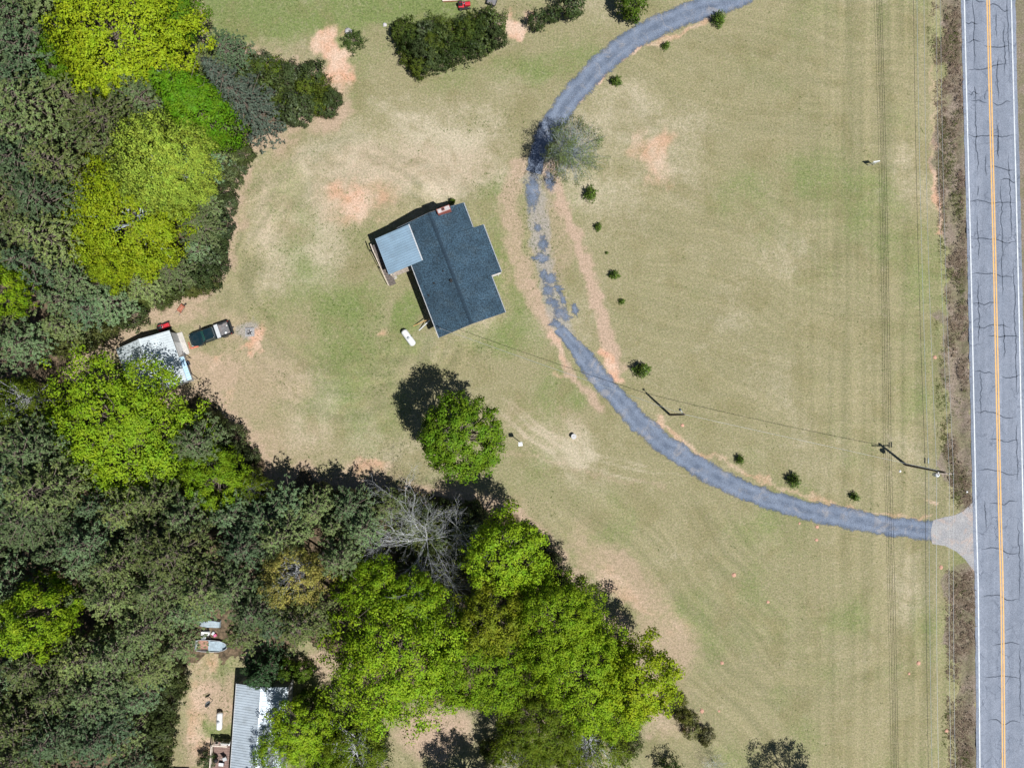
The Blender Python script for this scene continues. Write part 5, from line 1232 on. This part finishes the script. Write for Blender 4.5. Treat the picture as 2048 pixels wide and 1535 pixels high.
def evergreen(key, seed, R, h, nw, nb, tl, tw, nblade, crown_base, profile, per_len=2.6, droop=0.1, leafm=M_NEEDLE, base_r=0.22, jit=0.3):
    """conifer: whorls of branches carrying tufts of needle blades"""
    r = np.random.default_rng(seed); tr = MB()
    tr.tube((0, 0, -0.2), (0.0, 0.0, h * 0.55), base_r, base_r * 0.7, 8); tr.tube((0, 0, h * 0.55), (r.uniform(-.2, .2), r.uniform(-.2, .2), h * 0.97), base_r * 0.7, 0.04, 6)
    cen = []; dirs = []
    for w in range(nw):
        u = (w + r.uniform(-.3, .3)) / nw; u = min(max(u, 0), 1)
        z = h * (crown_base + (1 - crown_base) * u)
        L0 = R * profile(u)
        for b in range(nb):
            a = 2 * PI * (b / nb) + w * 0.9 + r.uniform(-.35, .35)
            L = L0 * r.uniform(1 - jit, 1 + jit * 0.8)
            dz = L * (0.30 - droop * (1 - u) * 3 + r.uniform(-.12, .2))
            e = np.array([math.cos(a) * L, math.sin(a) * L, z + dz])
            tr.tube((0, 0, z - 0.1), e, 0.055 * base_r / 0.22, 0.015, 4, False)
            nt = max(2, int(L * per_len))
            for k in range(nt):
                t = 0.3 + 0.72 * (k + r.random()) / nt
                side = r.normal() * 0.32 * L * (1.1 - t) * 0.9 + r.normal() * 0.12
                p = np.array([0, 0, z - 0.1]) * (1 - t) + e * t
                p = p + np.array([-math.sin(a) * side, math.cos(a) * side, r.normal() * 0.14 + 0.06])
                cen.append(p); dirs.append([math.cos(a) * 0.7, math.sin(a) * 0.7, 0.55])
    cen.append([0, 0, h]); dirs.append([0, 0, 1])
    C = np.array(cen); D = unit(np.array(dirs))
    n = len(C)
    Cb = np.repeat(C, nblade, 0); Db = unit(np.repeat(D, nblade, 0) * 0.55 + r.normal(size=(n * nblade, 3)) * 0.8)
    ln = tl * r.uniform(0.6, 1.25, (n * nblade, 1))
    s = unit(np.cross(Db, r.normal(size=(n * nblade, 3)))) * tw * r.uniform(0.7, 1.3, (n * nblade, 1))
    v = np.stack([Cb - s * 0.5, Cb + Db * ln * 0.5 + s, Cb + Db * ln, Cb + Db * ln * 0.5 - s], 1).reshape(-1, 3)
    f = np.arange(4 * n * nblade).reshape(-1, 4)
    PROTO[key] = dict(crown=puffed(mesh_np('crown', v, f, leafm), np.repeat(unit(np.repeat(D, nblade, 0) * 0.55 + Db * 0.55 + np.array([0, 0, 0.15])), 4, 0)), trunk=tr.mesh('trunk', M_BARK), R=R, zc=h * 0.75, h=h, n=n)
pf = lambda u: (0.55 + 0.45 * math.sin(min(1, u * 1.7) * PI / 2)) * (1 - u ** 2.2) + 0.10
evergreen('pine0', 61, 3.1, 18, 16, 6, 0.32, 0.07, 12, 0.42, pf)
evergreen('pine1', 62, 2.8, 17, 15, 6, 0.31, 0.07, 12, 0.36, pf)
evergreen('pine2', 63, 3.4, 19, 14, 7, 0.33, 0.07, 12, 0.50, pf, jit=0.45)
evergreen('pine3', 64, 2.6, 15, 14, 6, 0.31, 0.07, 12, 0.30, lambda u: (1 - u ** 1.6) * 0.95 + 0.08)
evergreen('cedar', 65, 2.5, 6.5, 15, 8, 0.34, 0.06, 10, 0.05, lambda u: 1 - 0.85 * u ** 1.3, per_len=3.6, droop=0.08, base_r=0.16)
evergreen('fir', 66, 3.6, 19, 24, 8, 0.40, 0.065, 9, 0.06, lambda u: 1.0 - 0.93 * u ** 1.1, per_len=2.6, droop=0.12)
evergreen('seedling0', 67, 0.75, 1.25, 7, 7, 0.30, 0.035, 8, 0.05, lambda u: 1.0 - 0.8 * u, jit=0.55, per_len=6, droop=0.02, leafm=M_GLOSSY, base_r=0.04)
evergreen('seedling1', 68, 0.75, 1.1, 6, 8, 0.30, 0.035, 8, 0.05, lambda u: 1.0 - 0.75 * u, jit=0.55, per_len=6, droop=0.02, leafm=M_GLOSSY, base_r=0.04)

def plant(name, key, base, sxy, sz, col, label, cat, group=None, rz=None, bark=True):
    p = PROTO[key]
    root = empty(name, (base[0], base[1], 0), random.uniform(0, 6.28) if rz is None else rz, label, cat, group)
    root.scale = (sxy, sxy, sz)
    obj('trunk', p['trunk'], root)
    c = obj('crown', p['crown'], root)
    j = random.uniform(0.9, 1.1)
    c.color = (col[0] * j, col[1] * j, col[2] * j, 1)
    return root
def tree_at(name, key, px, py, rpx, zc, col, label, cat='tree', group=None, kz=None, lean=None):
    """tree whose crown shows at pixel (px,py) with radius rpx while its centre is zc metres up"""
    p = PROTO[key]; w = W(px, py, zc)
    s = rpx / PPM * (CAM_H - zc) / CAM_H / p['R']
    return plant(name, key, (w.x, w.y), s, zc / p['zc'], col, label, cat, group)

LIME = (0.24, 0.37, 0.018); YEL = (0.285, 0.375, 0.016); PALE = (0.37, 0.49, 0.065); GRN = (0.125, 0.245, 0.014); OLV = (0.225, 0.275, 0.020); TAN = (0.42, 0.39, 0.10); MID = (0.185, 0.30, 0.014); DKG = (0.035, 0.075, 0.022); DIM = (0.13, 0.185, 0.014)
BROAD = [
    ('big0', 235, 75, 150, 12, YEL, 'large yellow-green tree in the upper corner of the woods'),
    ('mid0', 345, 35, 62, 9, GRN, 'deep green tree tucked against the large yellow-green tree at the top'),
    ('mid1', 122, 128, 46, 10, GRN, 'small bright green tree left of the large yellow-green tree'),
    ('big2', 328, 328, 106, 14.5, PALE, 'pale lime round tree at the woodland edge'),
    ('big2', 252, 432, 140, 9.5, YEL, 'broad yellow-green tree just below the pale lime round tree'),
    ('mid0', 232, 535, 42, 9, YEL, 'small lime tree at the foot of the broad yellow-green tree'),
    ('mid1', 12, 585, 56, 13, LIME, 'lime tree cut by the picture edge beside the pines'),
    ('big1', 240, 862, 148, 8.5, LIME, 'large lime tree overhanging the metal shed'),
    ('mid2', 45, 800, 58, 9, DIM, 'thin sparse green tree left of the large lime tree by the shed'),
    ('mid0', 432, 955, 66, 8, MID, 'lime tree below the shed yard among dark pines'),
    ('mid2', 498, 978, 40, 6, DIM, 'smaller sparse green tree next to the clearing edge'),
    ('mid0', 85, 1225, 76, 14, LIME, 'round lime tree alone among the pines at the lower corner'),
    ('mid2', 595, 1150, 64, 12.5, TAN, 'tan yellow budding tree among the pines'),
    ('mid0', 1012, 1108, 84, 11, LIME, 'bright lime tree standing below the bare tree and nearest the lawn'),
    ('mid1', 745, 1180, 68, 9, MID, 'green tree directly below the bare white tree'),
    ('mid0', 835, 1205, 66, 8.5, MID, 'fresh green tree between the bare tree and the big lime tree'),
    ('mid1', 985, 1232, 74, 11.5, OLV, 'olive tree in the middle of the lime grove'),
    ('big0', 1110, 1240, 104, 10.5, LIME, 'lime tree at the lawn side of the grove below the brightest tree'),
    ('big1', 795, 1320, 135, 10.5, LIME, 'biggest lime tree of the lower grove'),
    ('big0', 955, 1325, 108, 9, MID, 'green tree right of the biggest lime tree in the grove'),
    ('big0', 1170, 1345, 112, 9.5, LIME, 'lime tree at the lower side of the grove left of the last tree'),
    ('mid0', 1275, 1360, 84, 9.5, YEL, 'last lime tree of the grove reaching out over the lawn'),
    ('mid0', 1240, 1420, 60, 7.5, LIME, 'low lime tree under the last tree of the grove'),
    ('big1', 1080, 1445, 85, 7, DIM, 'dim olive-green tree at the lower edge of the grove'),
    ('mid2', 1185, 1490, 70, 6, DIM, 'dull green tree near the lower picture edge below the grove'),
    ('mid1', 597, 1462, 62, 7, LIME, 'lime tree leaning over the mobile home roof'),
    ('mid2', 560, 1515, 55, 5.5, MID, 'green tree at the lower picture edge beside the mobile home'),
    ('mid2', 705, 1500, 68, 6.5, DIM, 'sparse green tree at the lower edge between drive and mobile home'),
    ('mid1', 655, 1525, 50, 6, MID, 'green tree at the lower edge just right of the mobile home'),
    ('mid2', 1030, 1510, 60, 5, DIM, 'small dull tree at the lower edge left of the grove'),
    ('lone', 925, 872, 84, 10.5, (0.145, 0.255, 0.016), 'round green tree standing alone on the lawn'),
]
crowns = []
for key, px, py, r, zc, col, lab in BROAD:
    tree_at('broadleaf_tree', key, px, py, r, zc, col, lab, 'tree')
    crowns.append((px, py, r, zc))
def base_tree(name, key, px, py, sxy, h_scale, col, label, cat='tree', group=None):
    w = W(px, py); return plant(name, key, (w.x, w.y), sxy, h_scale, col, label, cat, group)
base_tree('broadleaf_tree', 'tall', 478, 290, 0.98, 1.0, (0.120, 0.255, 0.010), 'tall narrow bright green tree beside the blue-grey fir')
base_tree('fir_tree', 'fir', 528, 246, 1.12, 0.98, (0.095, 0.13, 0.095), 'tall blue-grey fir tree beside the narrow green tree')
base_tree('broadleaf_tree', 'mid2', 1602, 1575, 0.85, 0.75, DIM, 'tree past the lower edge casting its shadow on the lower field')
base_tree('broadleaf_tree', 'mid0', 960, 1562, 0.9, 0.8, DIM, 'tree past the lower edge casting its shadow on the sandy clearing')
tree_at('cedar_tree', 'cedar', 516, 1352, 46, 4.6, (0.045, 0.095, 0.035), 'dark green cedar overhanging the mobile home roof end', 'tree')
tree_at('broadleaf_tree', 'sparse', 1146, 297, 62, 6.4, (0.18, 0.235, 0.085), 'sparse half-bare tree beside the driveway casting a bluish shadow', 'tree')
for key, px, py, r, zc, lab in [('bush1', 576, 1340, 22, 2.2, 'bright green bush at the corner of the mobile home roof'), ('bush1', 606, 1342, 23, 2.0, 'round green bush on the bare ground above the mobile home'), ('bush1', 612, 1392, 20, 1.8, 'green bush in shade beside the mobile home wall'), ('bush1', 645, 1410, 16, 1.5, 'smaller green bush in shade right of the mobile home'),
                                ('bush0', 1075, 40, 19, 1.6, 'dark green shrub beside the clay patch at the top'), ('bush0', 1104, 28, 16, 1.3, 'lower shrub in the gap between two darker shrubs at the top'), ('bush0', 1140, 8, 29, 2.2, 'large dark shrub cut by the upper edge'), ('bush1', 1266, 8, 34, 2.6, 'rounded green shrub at the upper edge beside the driveway'),
                                ('bush1', 760, 1310 + 200, 14, 1.2, 'low green bush on the sandy clearing near the lower edge'), ('bush2', 1340, 1535, 24, 1.5, 'low bush at the lower edge among the weeds'), ('bush0', 415, 1518, 17, 1.3, 'dark green bush beside the deck of the mobile home'), ('bush0', 428, 97, 18, 1.5, 'green bush at the upper woodland edge by the lawn'), ('bush0', 443, 118, 20, 1.8, 'dark bush behind the upper woodland edge bush'), ('bush2', 706, 82, 22, .5, 'flat green weed clump below the pale boulder'),
                                ('bush1', 905, 402, 7, .6, 'small green shrub against the upper wall of the house')]:
    tree_at('bush', key, px, py, r, zc, (0.10, 0.17, 0.018) if key == 'bush1' else (0.06, 0.10, 0.022), lab, 'bush')
# bare tree in the grove -----------------------------------------
def bare_tree(px, py, h, spread, label, seed, leafcol=None):
    r = random.Random(seed); m = MB(); tips = []
    def grow(p, d, L, rad, lev):
        n = 3 if lev < 2 else 2
        q = p
        for k in range(n):
            d = (d + Vector((r.uniform(-.2, .2), r.uniform(-.2, .2), r.uniform(-.05, .16)))).normalized()
            e = q + d * (L / n); m.tube(q, e, rad * (1 - k * .18), rad * (1 - (k + 1) * .18), 5 if lev < 2 else 4, False); q = e
            if lev < 5:
                for _ in range(2):
                    ax = d.cross(Vector((r.uniform(-1, 1), r.uniform(-1, 1), r.uniform(-1, 1)))).normalized()
                    dd = (Matrix.Rotation(r.uniform(0.3, 0.75), 3, ax) @ d + Vector((0, 0, 0.08))).normalized()
                    grow(q, dd, L * r.uniform(0.5, 0.68), rad * 0.55, lev + 1)
        if lev >= 3: tips.append(q)
    base = W(px, py)
    root = empty('bare_tree', base, 0, label, 'tree')
    m.tube((0, 0, -.1), (0, 0, h * 0.2), 0.024 * h, 0.02 * h, 8)
    for k in range(13):
        a = k * 2 * PI / 13 + r.uniform(-.3, .3)
        grow(Vector((0, 0, h * 0.2 + r.uniform(-.3, .6))), Vector((math.cos(a) * spread, math.sin(a) * spread, r.uniform(0.6, 1.3))).normalized(), h * r.uniform(0.42, 0.62), 0.034 * h / 11, 1)
    obj('branches', m.mesh('branches', M_BARKWHITE), root)
    if leafcol:
        rr = np.random.default_rng(seed); T = np.array([tuple(t) for t in tips])
        P = T[rr.integers(0, len(T), 2600)] + rr.normal(size=(2600, 3)) * 0.3
        v, f = rhombs(P, unit(rr.normal(size=(2600, 3)) + np.array([0, 0, .8])), rr.uniform(0.04, 0.09, 2600), rr)
        c = obj('crown', mesh_np('crown', v, f, M_TWIGLEAF), root); c.color = (*leafcol, 1)
bare_tree(858, 1070, 10.4, 1.15, 'large bare tree with whitish branches in the grove', 5, (0.17, 0.20, 0.03))
bare_tree(1425, 1520, 2.4, 0.8, 'grey bare bush at the lower edge near the lower field', 8)
crowns.append((845, 1075, 85, 6))

# young evergreens planted along the driveway --------------------
for i, (px, py, r, lab) in enumerate([(1437, 41, 15, 'young evergreen nearest the upper edge beside the driveway'), (1332, 92, 9, 'small young evergreen on the clay verge near the top of the driveway'), (1232, 164, 12, 'young evergreen on the verge above the sparse driveway tree'), (1181, 389, 15.5, 'largest young evergreen just below the sparse driveway tree'),
                                      (1197, 454, 9, 'small young evergreen second below the sparse driveway tree'), (1214, 505, 3.5, 'tiny seedling between two young evergreens'), (1229, 551, 11, 'young evergreen midway along the dirt track'), (1244, 603, 7, 'little young evergreen below the midway one on the dirt track'), (1283, 739, 18, 'largest bushy young evergreen above the lamp pole'),
                                      (1480, 919, 10, 'young evergreen first below the lamp pole along the driveway'), (1587, 960, 14.5, 'young evergreen midway along the lower driveway'), (1709, 993, 10, 'young evergreen closest to the road along the driveway')]):
    w = W(px, py, 0.4); s = r / PPM / 0.87
    plant('evergreen_sapling', 'seedling%d' % (i % 2), (w.x, w.y), s, s * 1.25, (0.13, 0.23, 0.02), lab, 'evergreen shrub', 'young evergreens along the driveway')

# thickets --------------------------------------------------------
rb = random.Random(12)
ORD = ['first', 'second', 'third', 'fourth', 'fifth', 'sixth', 'seventh', 'eighth', 'ninth', 'tenth', 'eleventh', 'twelfth', 'thirteenth', 'fourteenth', 'fifteenth', 'sixteenth', 'seventeenth', 'eighteenth', 'nineteenth', 'twentieth',
       'twenty-first', 'twenty-second', 'twenty-third', 'twenty-fourth', 'twenty-fifth', 'twenty-sixth', 'twenty-seventh', 'twenty-eighth', 'twenty-ninth', 'thirtieth', 'thirty-first', 'thirty-second', 'thirty-third', 'thirty-fourth', 'thirty-fifth', 'thirty-sixth']
def thicket(poly, n, rmin, rmax, zs, cols, label, group, name='bush'):
    xs = [p[0] for p in poly]; ys = [p[1] for p in poly]; placed = []
    tries = 0
    while len(placed) < n and tries < 6000:
        tries += 1
        x, y = rb.uniform(min(xs), max(xs)), rb.uniform(min(ys), max(ys)); r = rb.uniform(rmin, rmax)
        if not inp(x, y, poly): continue
        if any(math.hypot(x - a, y - b) < 0.45 * (r + c) for a, b, c in placed): continue
        placed.append((x, y, r))
    tall = max(ys) - min(ys) > max(xs) - min(xs)
    placed.sort(key=lambda q: q[1] if tall else q[0])
    for i, (x, y, r) in enumerate(placed):
        w = W(x, y, 1.0); key = rb.choice(['bush0', 'bush1', 'bush0', 'bush2']); s = r / PPM / 1.6
        lab = ORD[i] + (' bush from the top end of ' if tall else ' bush from the left end of ') + label
        plant(name, key, (w.x, w.y), s, s * rb.uniform(*zs), rb.choice(cols), lab, 'bush', group)
DK = [(0.052, 0.085, 0.020), (0.085, 0.125, 0.022), (0.11, 0.15, 0.02), (0.07, 0.10, 0.035)]
thicket([(806, 66), (870, 52), (985, 46), (1005, 74), (970, 98), (905, 122), (835, 148), (815, 122)], 34, 17, 28, (1.1, 1.8), DK, 'the long thicket above the house', 'bushes of the thicket above the house')
thicket([(470, 118), (540, 128), (610, 140), (650, 165), (672, 205), (640, 225), (590, 232), (555, 235), (520, 200)], 26, 18, 30, (1.0, 1.7), DK + [(0.13, 0.20, 0.015)], 'the clump jutting into the lawn', 'bushes of the clump jutting into the lawn')
thicket([(420, 440), (455, 440), (455, 520), (420, 565), (400, 545)], 9, 20, 30, (1.6, 2.4), [(0.045, 0.075, 0.028), (0.06, 0.09, 0.03)], 'the edge beside the broad yellow-green tree', 'evergreen bushes at the woodland edge')
thicket([(395, 555), (430, 565), (330, 600), (250, 645), (200, 670), (150, 700), (100, 690), (200, 620), (300, 580)], 24, 18, 30, (1.2, 2.2), [(0.07, 0.10, 0.03), (0.09, 0.125, 0.03), (0.12, 0.14, 0.035)], 'the woodland edge above the shed', 'bushes along the woodland edge above the shed')
thicket([(400, 800), (440, 840), (490, 860), (510, 915), (535, 970), (500, 1000), (440, 900), (400, 850)], 14, 16, 27, (1.4, 2.4), [(0.08, 0.11, 0.035), (0.10, 0.13, 0.04), (0.06, 0.09, 0.03)], 'the woodland edge below the shed yard', 'bushes on the woodland edge below the shed yard')
thicket([(600, 985), (760, 990), (900, 1000), (985, 1020), (960, 1060), (880, 1020), (700, 1030), (600, 1040)], 20, 16, 30, (1.2, 2.4), [(0.06, 0.09, 0.03), (0.08, 0.11, 0.03), (0.10, 0.12, 0.03)], 'the lower woods along the lawn', 'bushes along the upper side of the lower woods')
thicket([(800, 1040), (930, 1030), (960, 1090), (900, 1130), (810, 1120)], 18, 20, 32, (0.9, 1.6), [(0.07, 0.10, 0.03), (0.09, 0.125, 0.03), (0.12, 0.15, 0.03)], 'the undergrowth beneath the bare white tree', 'undergrowth beneath the bare white tree')
thicket([(1060, 1065), (1100, 1100), (1140, 1170), (1120, 1190), (1080, 1120)], 7, 14, 22, (1.2, 2.0), [(0.07, 0.09, 0.03), (0.09, 0.11, 0.035)], 'the scrub between grove and lawn', 'scrub between grove and lawn')
thicket([(1345, 1380), (1375, 1420), (1425, 1475), (1410, 1490), (1360, 1440), (1340, 1400)], 9, 10, 17, (0.8, 1.3), [(0.07, 0.09, 0.02), (0.10, 0.10, 0.03), (0.13, 0.14, 0.03)], 'the scrub line beside the lower field', 'scrub line beside the lower field')
thicket([(470, 300), (500, 305), (475, 360), (460, 420), (435, 400), (450, 340)], 9, 16, 24, (1.2, 2.0), [(0.07, 0.10, 0.035), (0.10, 0.13, 0.04)], 'the edge beside the pale lime tree', 'bushes beside the pale lime tree')
thicket([(1030, 1440), (1180, 1465), (1290, 1450), (1260, 1500), (1100, 1530), (980, 1535), (970, 1470)], 12, 16, 28, (1.0, 2.0), [(0.08, 0.11, 0.025), (0.11, 0.13, 0.03)], 'the undergrowth below the lime grove', 'undergrowth below the lime grove')
thicket([(640, 1440), (740, 1450), (780, 1500), (740, 1535), (640, 1535)], 8, 18, 30, (1.0, 2.0), [(0.06, 0.09, 0.022), (0.09, 0.12, 0.02)], 'the shade right of the mobile home', 'bushes right of the mobile home')
thicket([(330, 230), (380, 200), (420, 260), (360, 270)], 5, 15, 24, (0.8, 1.5), [(0.13, 0.16, 0.03), (0.16, 0.15, 0.05)], 'the gap below the corner yellow-green tree', 'bushes in the woods gap')

# pine wood -------------------------------------------------------
keep = [(423, 1290, 50), (417, 1246, 40), (300, 700, 90), (420, 668, 60), (520, 1400, 115), (520, 1480, 125), (440, 1440, 70), (430, 1380, 70), (440, 1510, 70), (600, 1340, 60), (640, 1300, 55), (860, 1460, 110)]
bases = [(W(px, py, zc).x, W(px, py, zc).y) for px, py, r, zc in crowns]
rp_ = random.Random(31); pines = []; pine_list = []
tries = 0
CLEAR = [(340, 1310), (700, 1290), (900, 1395), (1010, 1410), (980, 1700), (325, 1700)]
while tries < 9000 and len(pines) < 235:
    tries += 1
    x = rp_.uniform(30, 800); y = rp_.uniform(-60, 1520)
    if not inp(x, y, WOOD_W) or inp(x, y, CLEAR): continue
    e = float(pdist(np.array([x]), np.array([y]), WOOD_W[2:])[0])
    if e < 20 or (x > 495 and y < 300): continue
    h = min(1.0, 0.42 + e / 190.0) * rp_.uniform(0.85, 1.1)
    key = rp_.choice(['pine0', 'pine1', 'pine2', 'pine3'])
    H = PROTO[key]['h'] * h; zc = H * 0.72; k = CAM_H / (CAM_H - zc)
    ax, ay = 1024 + (x - 1024) * k, 767.5 + (y - 767.5) * k
    if ax < -90 or ay < -90 or ay > 1640: continue
    wpt = W(x, y)
    sxy = 0.62 + 0.45 * h
    if any(math.hypot(wpt.x - a, wpt.y - b) < 3.3 * (0.55 + 0.45 * min(q, h)) for a, b, q in pines): continue
    if any(math.hypot(ax - a, ay - b) < r * 0.80 + 24 and zc > z - 5.5 for a, b, r, z in crowns): continue
    if any(math.hypot(wpt.x - a, wpt.y - b) < 1.6 for a, b in bases): continue
    kk = CAM_H / (CAM_H - H * 0.5)
    bad = False
    for a, b, r in keep:
        for q in (0.35, 0.55, 0.75, 0.95):
            k2 = CAM_H / (CAM_H - H * q)
            if math.hypot(1024 + (x - 1024) * k2 - a, 767.5 + (y - 767.5) * k2 - b) < r: bad = True
    if bad: continue
    pines.append((wpt.x, wpt.y, h))
    pine_list.append((x, y, key, sxy, h, ax, ay))
LAND = [(235, 75, 'large yellow-green tree in the upper corner'), (328, 328, 'pale lime round tree'), (252, 440, 'broad yellow-green tree'), (478, 190, 'blue-grey fir'), (12, 585, 'lime tree at the picture edge'), (300, 700, 'metal shed'),
        (238, 862, 'large lime tree by the shed'), (432, 955, 'lime tree below the shed yard'), (85, 1225, 'round lime tree in the pines'), (595, 1150, 'tan budding tree'), (845, 1080, 'bare white tree'), (420, 1270, 'two boats'), (500, 1440, 'mobile home')]
def compass(dx, dy):
    a_ = math.degrees(math.atan2(-dy, dx)) % 360
    return ['right of', 'up and right of', 'above', 'up and left of', 'left of', 'down and left of', 'below', 'down and right of'][int(((a_ + 22.5) % 360) // 45)]
seen_lab = {}
for x, y, key, sxy, h, ax, ay in sorted(pine_list, key=lambda q: min(math.hypot(q[5] - l[0], q[6] - l[1]) for l in LAND)):
    l = min(LAND, key=lambda l: math.hypot(ax - l[0], ay - l[1]))
    kk_ = (compass(ax - l[0], ay - l[1]), l[2]); i = seen_lab.get(kk_, 0); seen_lab[kk_] = i + 1
    lab = ('closest' if i == 0 else ORD[i] + ' closest') + ' dark pine ' + kk_[0] + ' the ' + kk_[1]
    g = 'pines of the upper wood' if y < 640 else 'pines around the shed' if x < 470 and y < 1010 else 'pines of the lower corner wood' if x < 480 else 'pines between lawn and lime grove'
    wpt = W(x, y)
    t = rp_.random(); dk = rp_.uniform(0.62, 1.25)
    col = ((0.115 + 0.06 * t) * dk, (0.19 + 0.03 * t) * dk, (0.095 - 0.03 * t) * dk)
    plant('pine_tree', key, (wpt.x, wpt.y), sxy, h, col, lab, 'tree', g, rp_.uniform(0, 6.28))

thicket([(352, 1330), (366, 1335), (352, 1400), (338, 1480), (334, 1530), (318, 1530), (322, 1440)], 12, 18, 28, (1.3, 2.4), [(0.08, 0.11, 0.035), (0.10, 0.13, 0.04), (0.06, 0.09, 0.03)], 'the wood edge left of the mobile home', 'bushes left of the mobile home yard')

# weeds and dead grass, too many to count --------------------------
def tufts(name, n, pick, blades, size, material, label, seed):
    r = np.random.default_rng(seed); pts = []
    while sum(len(p) for p in pts) < n:
        x = r.uniform(-64, 64, n); y = r.uniform(-48, 48, n)
        px = x * PPM + 1024; py = 767.5 - y * PPM
        k = r.random(n) < pick(x, y, px, py)
        pts.append(np.stack([x[k], y[k]], -1))
    P = np.concatenate(pts)[:n]
    c = np.repeat(P, blades, 0); m = len(c); sc = np.repeat(r.uniform(0.5, 1.5, n), blades)
    a = r.uniform(0, 6.28, m); ln = size * sc * r.uniform(0.6, 1.2, m); w = ln * 0.16
    d = np.stack([np.cos(a), np.sin(a)], -1); q = np.stack([-d[:, 1], d[:, 0]], -1)
    c = c + r.normal(size=(m, 2)) * (size * 0.35 * sc)[:, None]
    z0 = np.interp(1, [0, 1], [0, 0]) - 0.02
    v = np.zeros((m, 3, 3))
    v[:, 0, :2] = c - q * w[:, None]; v[:, 1, :2] = c + q * w[:, None]; v[:, 2, :2] = c + d * ln[:, None] * 0.75
    v[:, :2, 2] = z0; v[:, 2, 2] = ln * 0.6
    o = obj(name, mesh_np(name, v.reshape(-1, 3), np.arange(3 * m).reshape(m, 3), material))
    return tag(o, label, 'grass', kind='stuff')
def lawn_ok(x, y, px, py):
    rx = np.interp(py, [p[1] for p in ROAD_C], [p[0] for p in ROAD_C])
    ok = (~inpoly(px, py, WOOD_W)) & (px < rx - 80) & (pdist(px, py, UP) > 30) & (pdist(px, py, LOW) > 27)
    ok &= np.hypot(px - 900, py - 540) > 150
    ok &= ~((px > 460) & (px < 600) & (py > 1360)) & ~((px > 235) & (px < 385) & (py > 655) & (py < 770))
    return ok
wd = tufts('weeds', 5200, lambda x, y, px, py: lawn_ok(x, y, px, py) * sstep(0.45, 0.75, fbm(x * 0.25, y * 0.25, 4, 77.0)) * (0.06 + 0.94 * (px < 1120)), 5, 0.15, M_TWIGLEAF, 'scattered green weed tufts in the lawn', 3)
vg = tufts('verge_weeds', 1500, lambda x, y, px, py: (np.abs(np.interp(py, [p[1] for p in ROAD_C], [p[0] for p in ROAD_C]) - px - 92) < 30) * (np.abs(py - 1078) > 60) * sstep(0.5, 0.7, fbm(x * 0.5, y * 0.2, 4, 25.0)), 5, 0.2, M_TWIGLEAF, 'green weeds scattered along the roadside ditch', 6)
vg.color = (0.13, 0.15, 0.05, 1)
wd.color = (0.12, 0.18, 0.045, 1)
dg = tufts('dry_grass', 5000, lambda x, y, px, py: (np.abs(np.interp(py, [p[1] for p in ROAD_C], [p[0] for p in ROAD_C]) - px - 84) < 28) * (np.abs(py - 1078) > 62) * sstep(0.38, 0.6, fbm(x * 0.6, y * 0.3, 4, 5.0)), 5, 0.22, M_TWIGLEAF, 'dead brown grass in the roadside ditch', 4)
dg.color = (0.30, 0.235, 0.175, 1)
print('pines', len(pines))
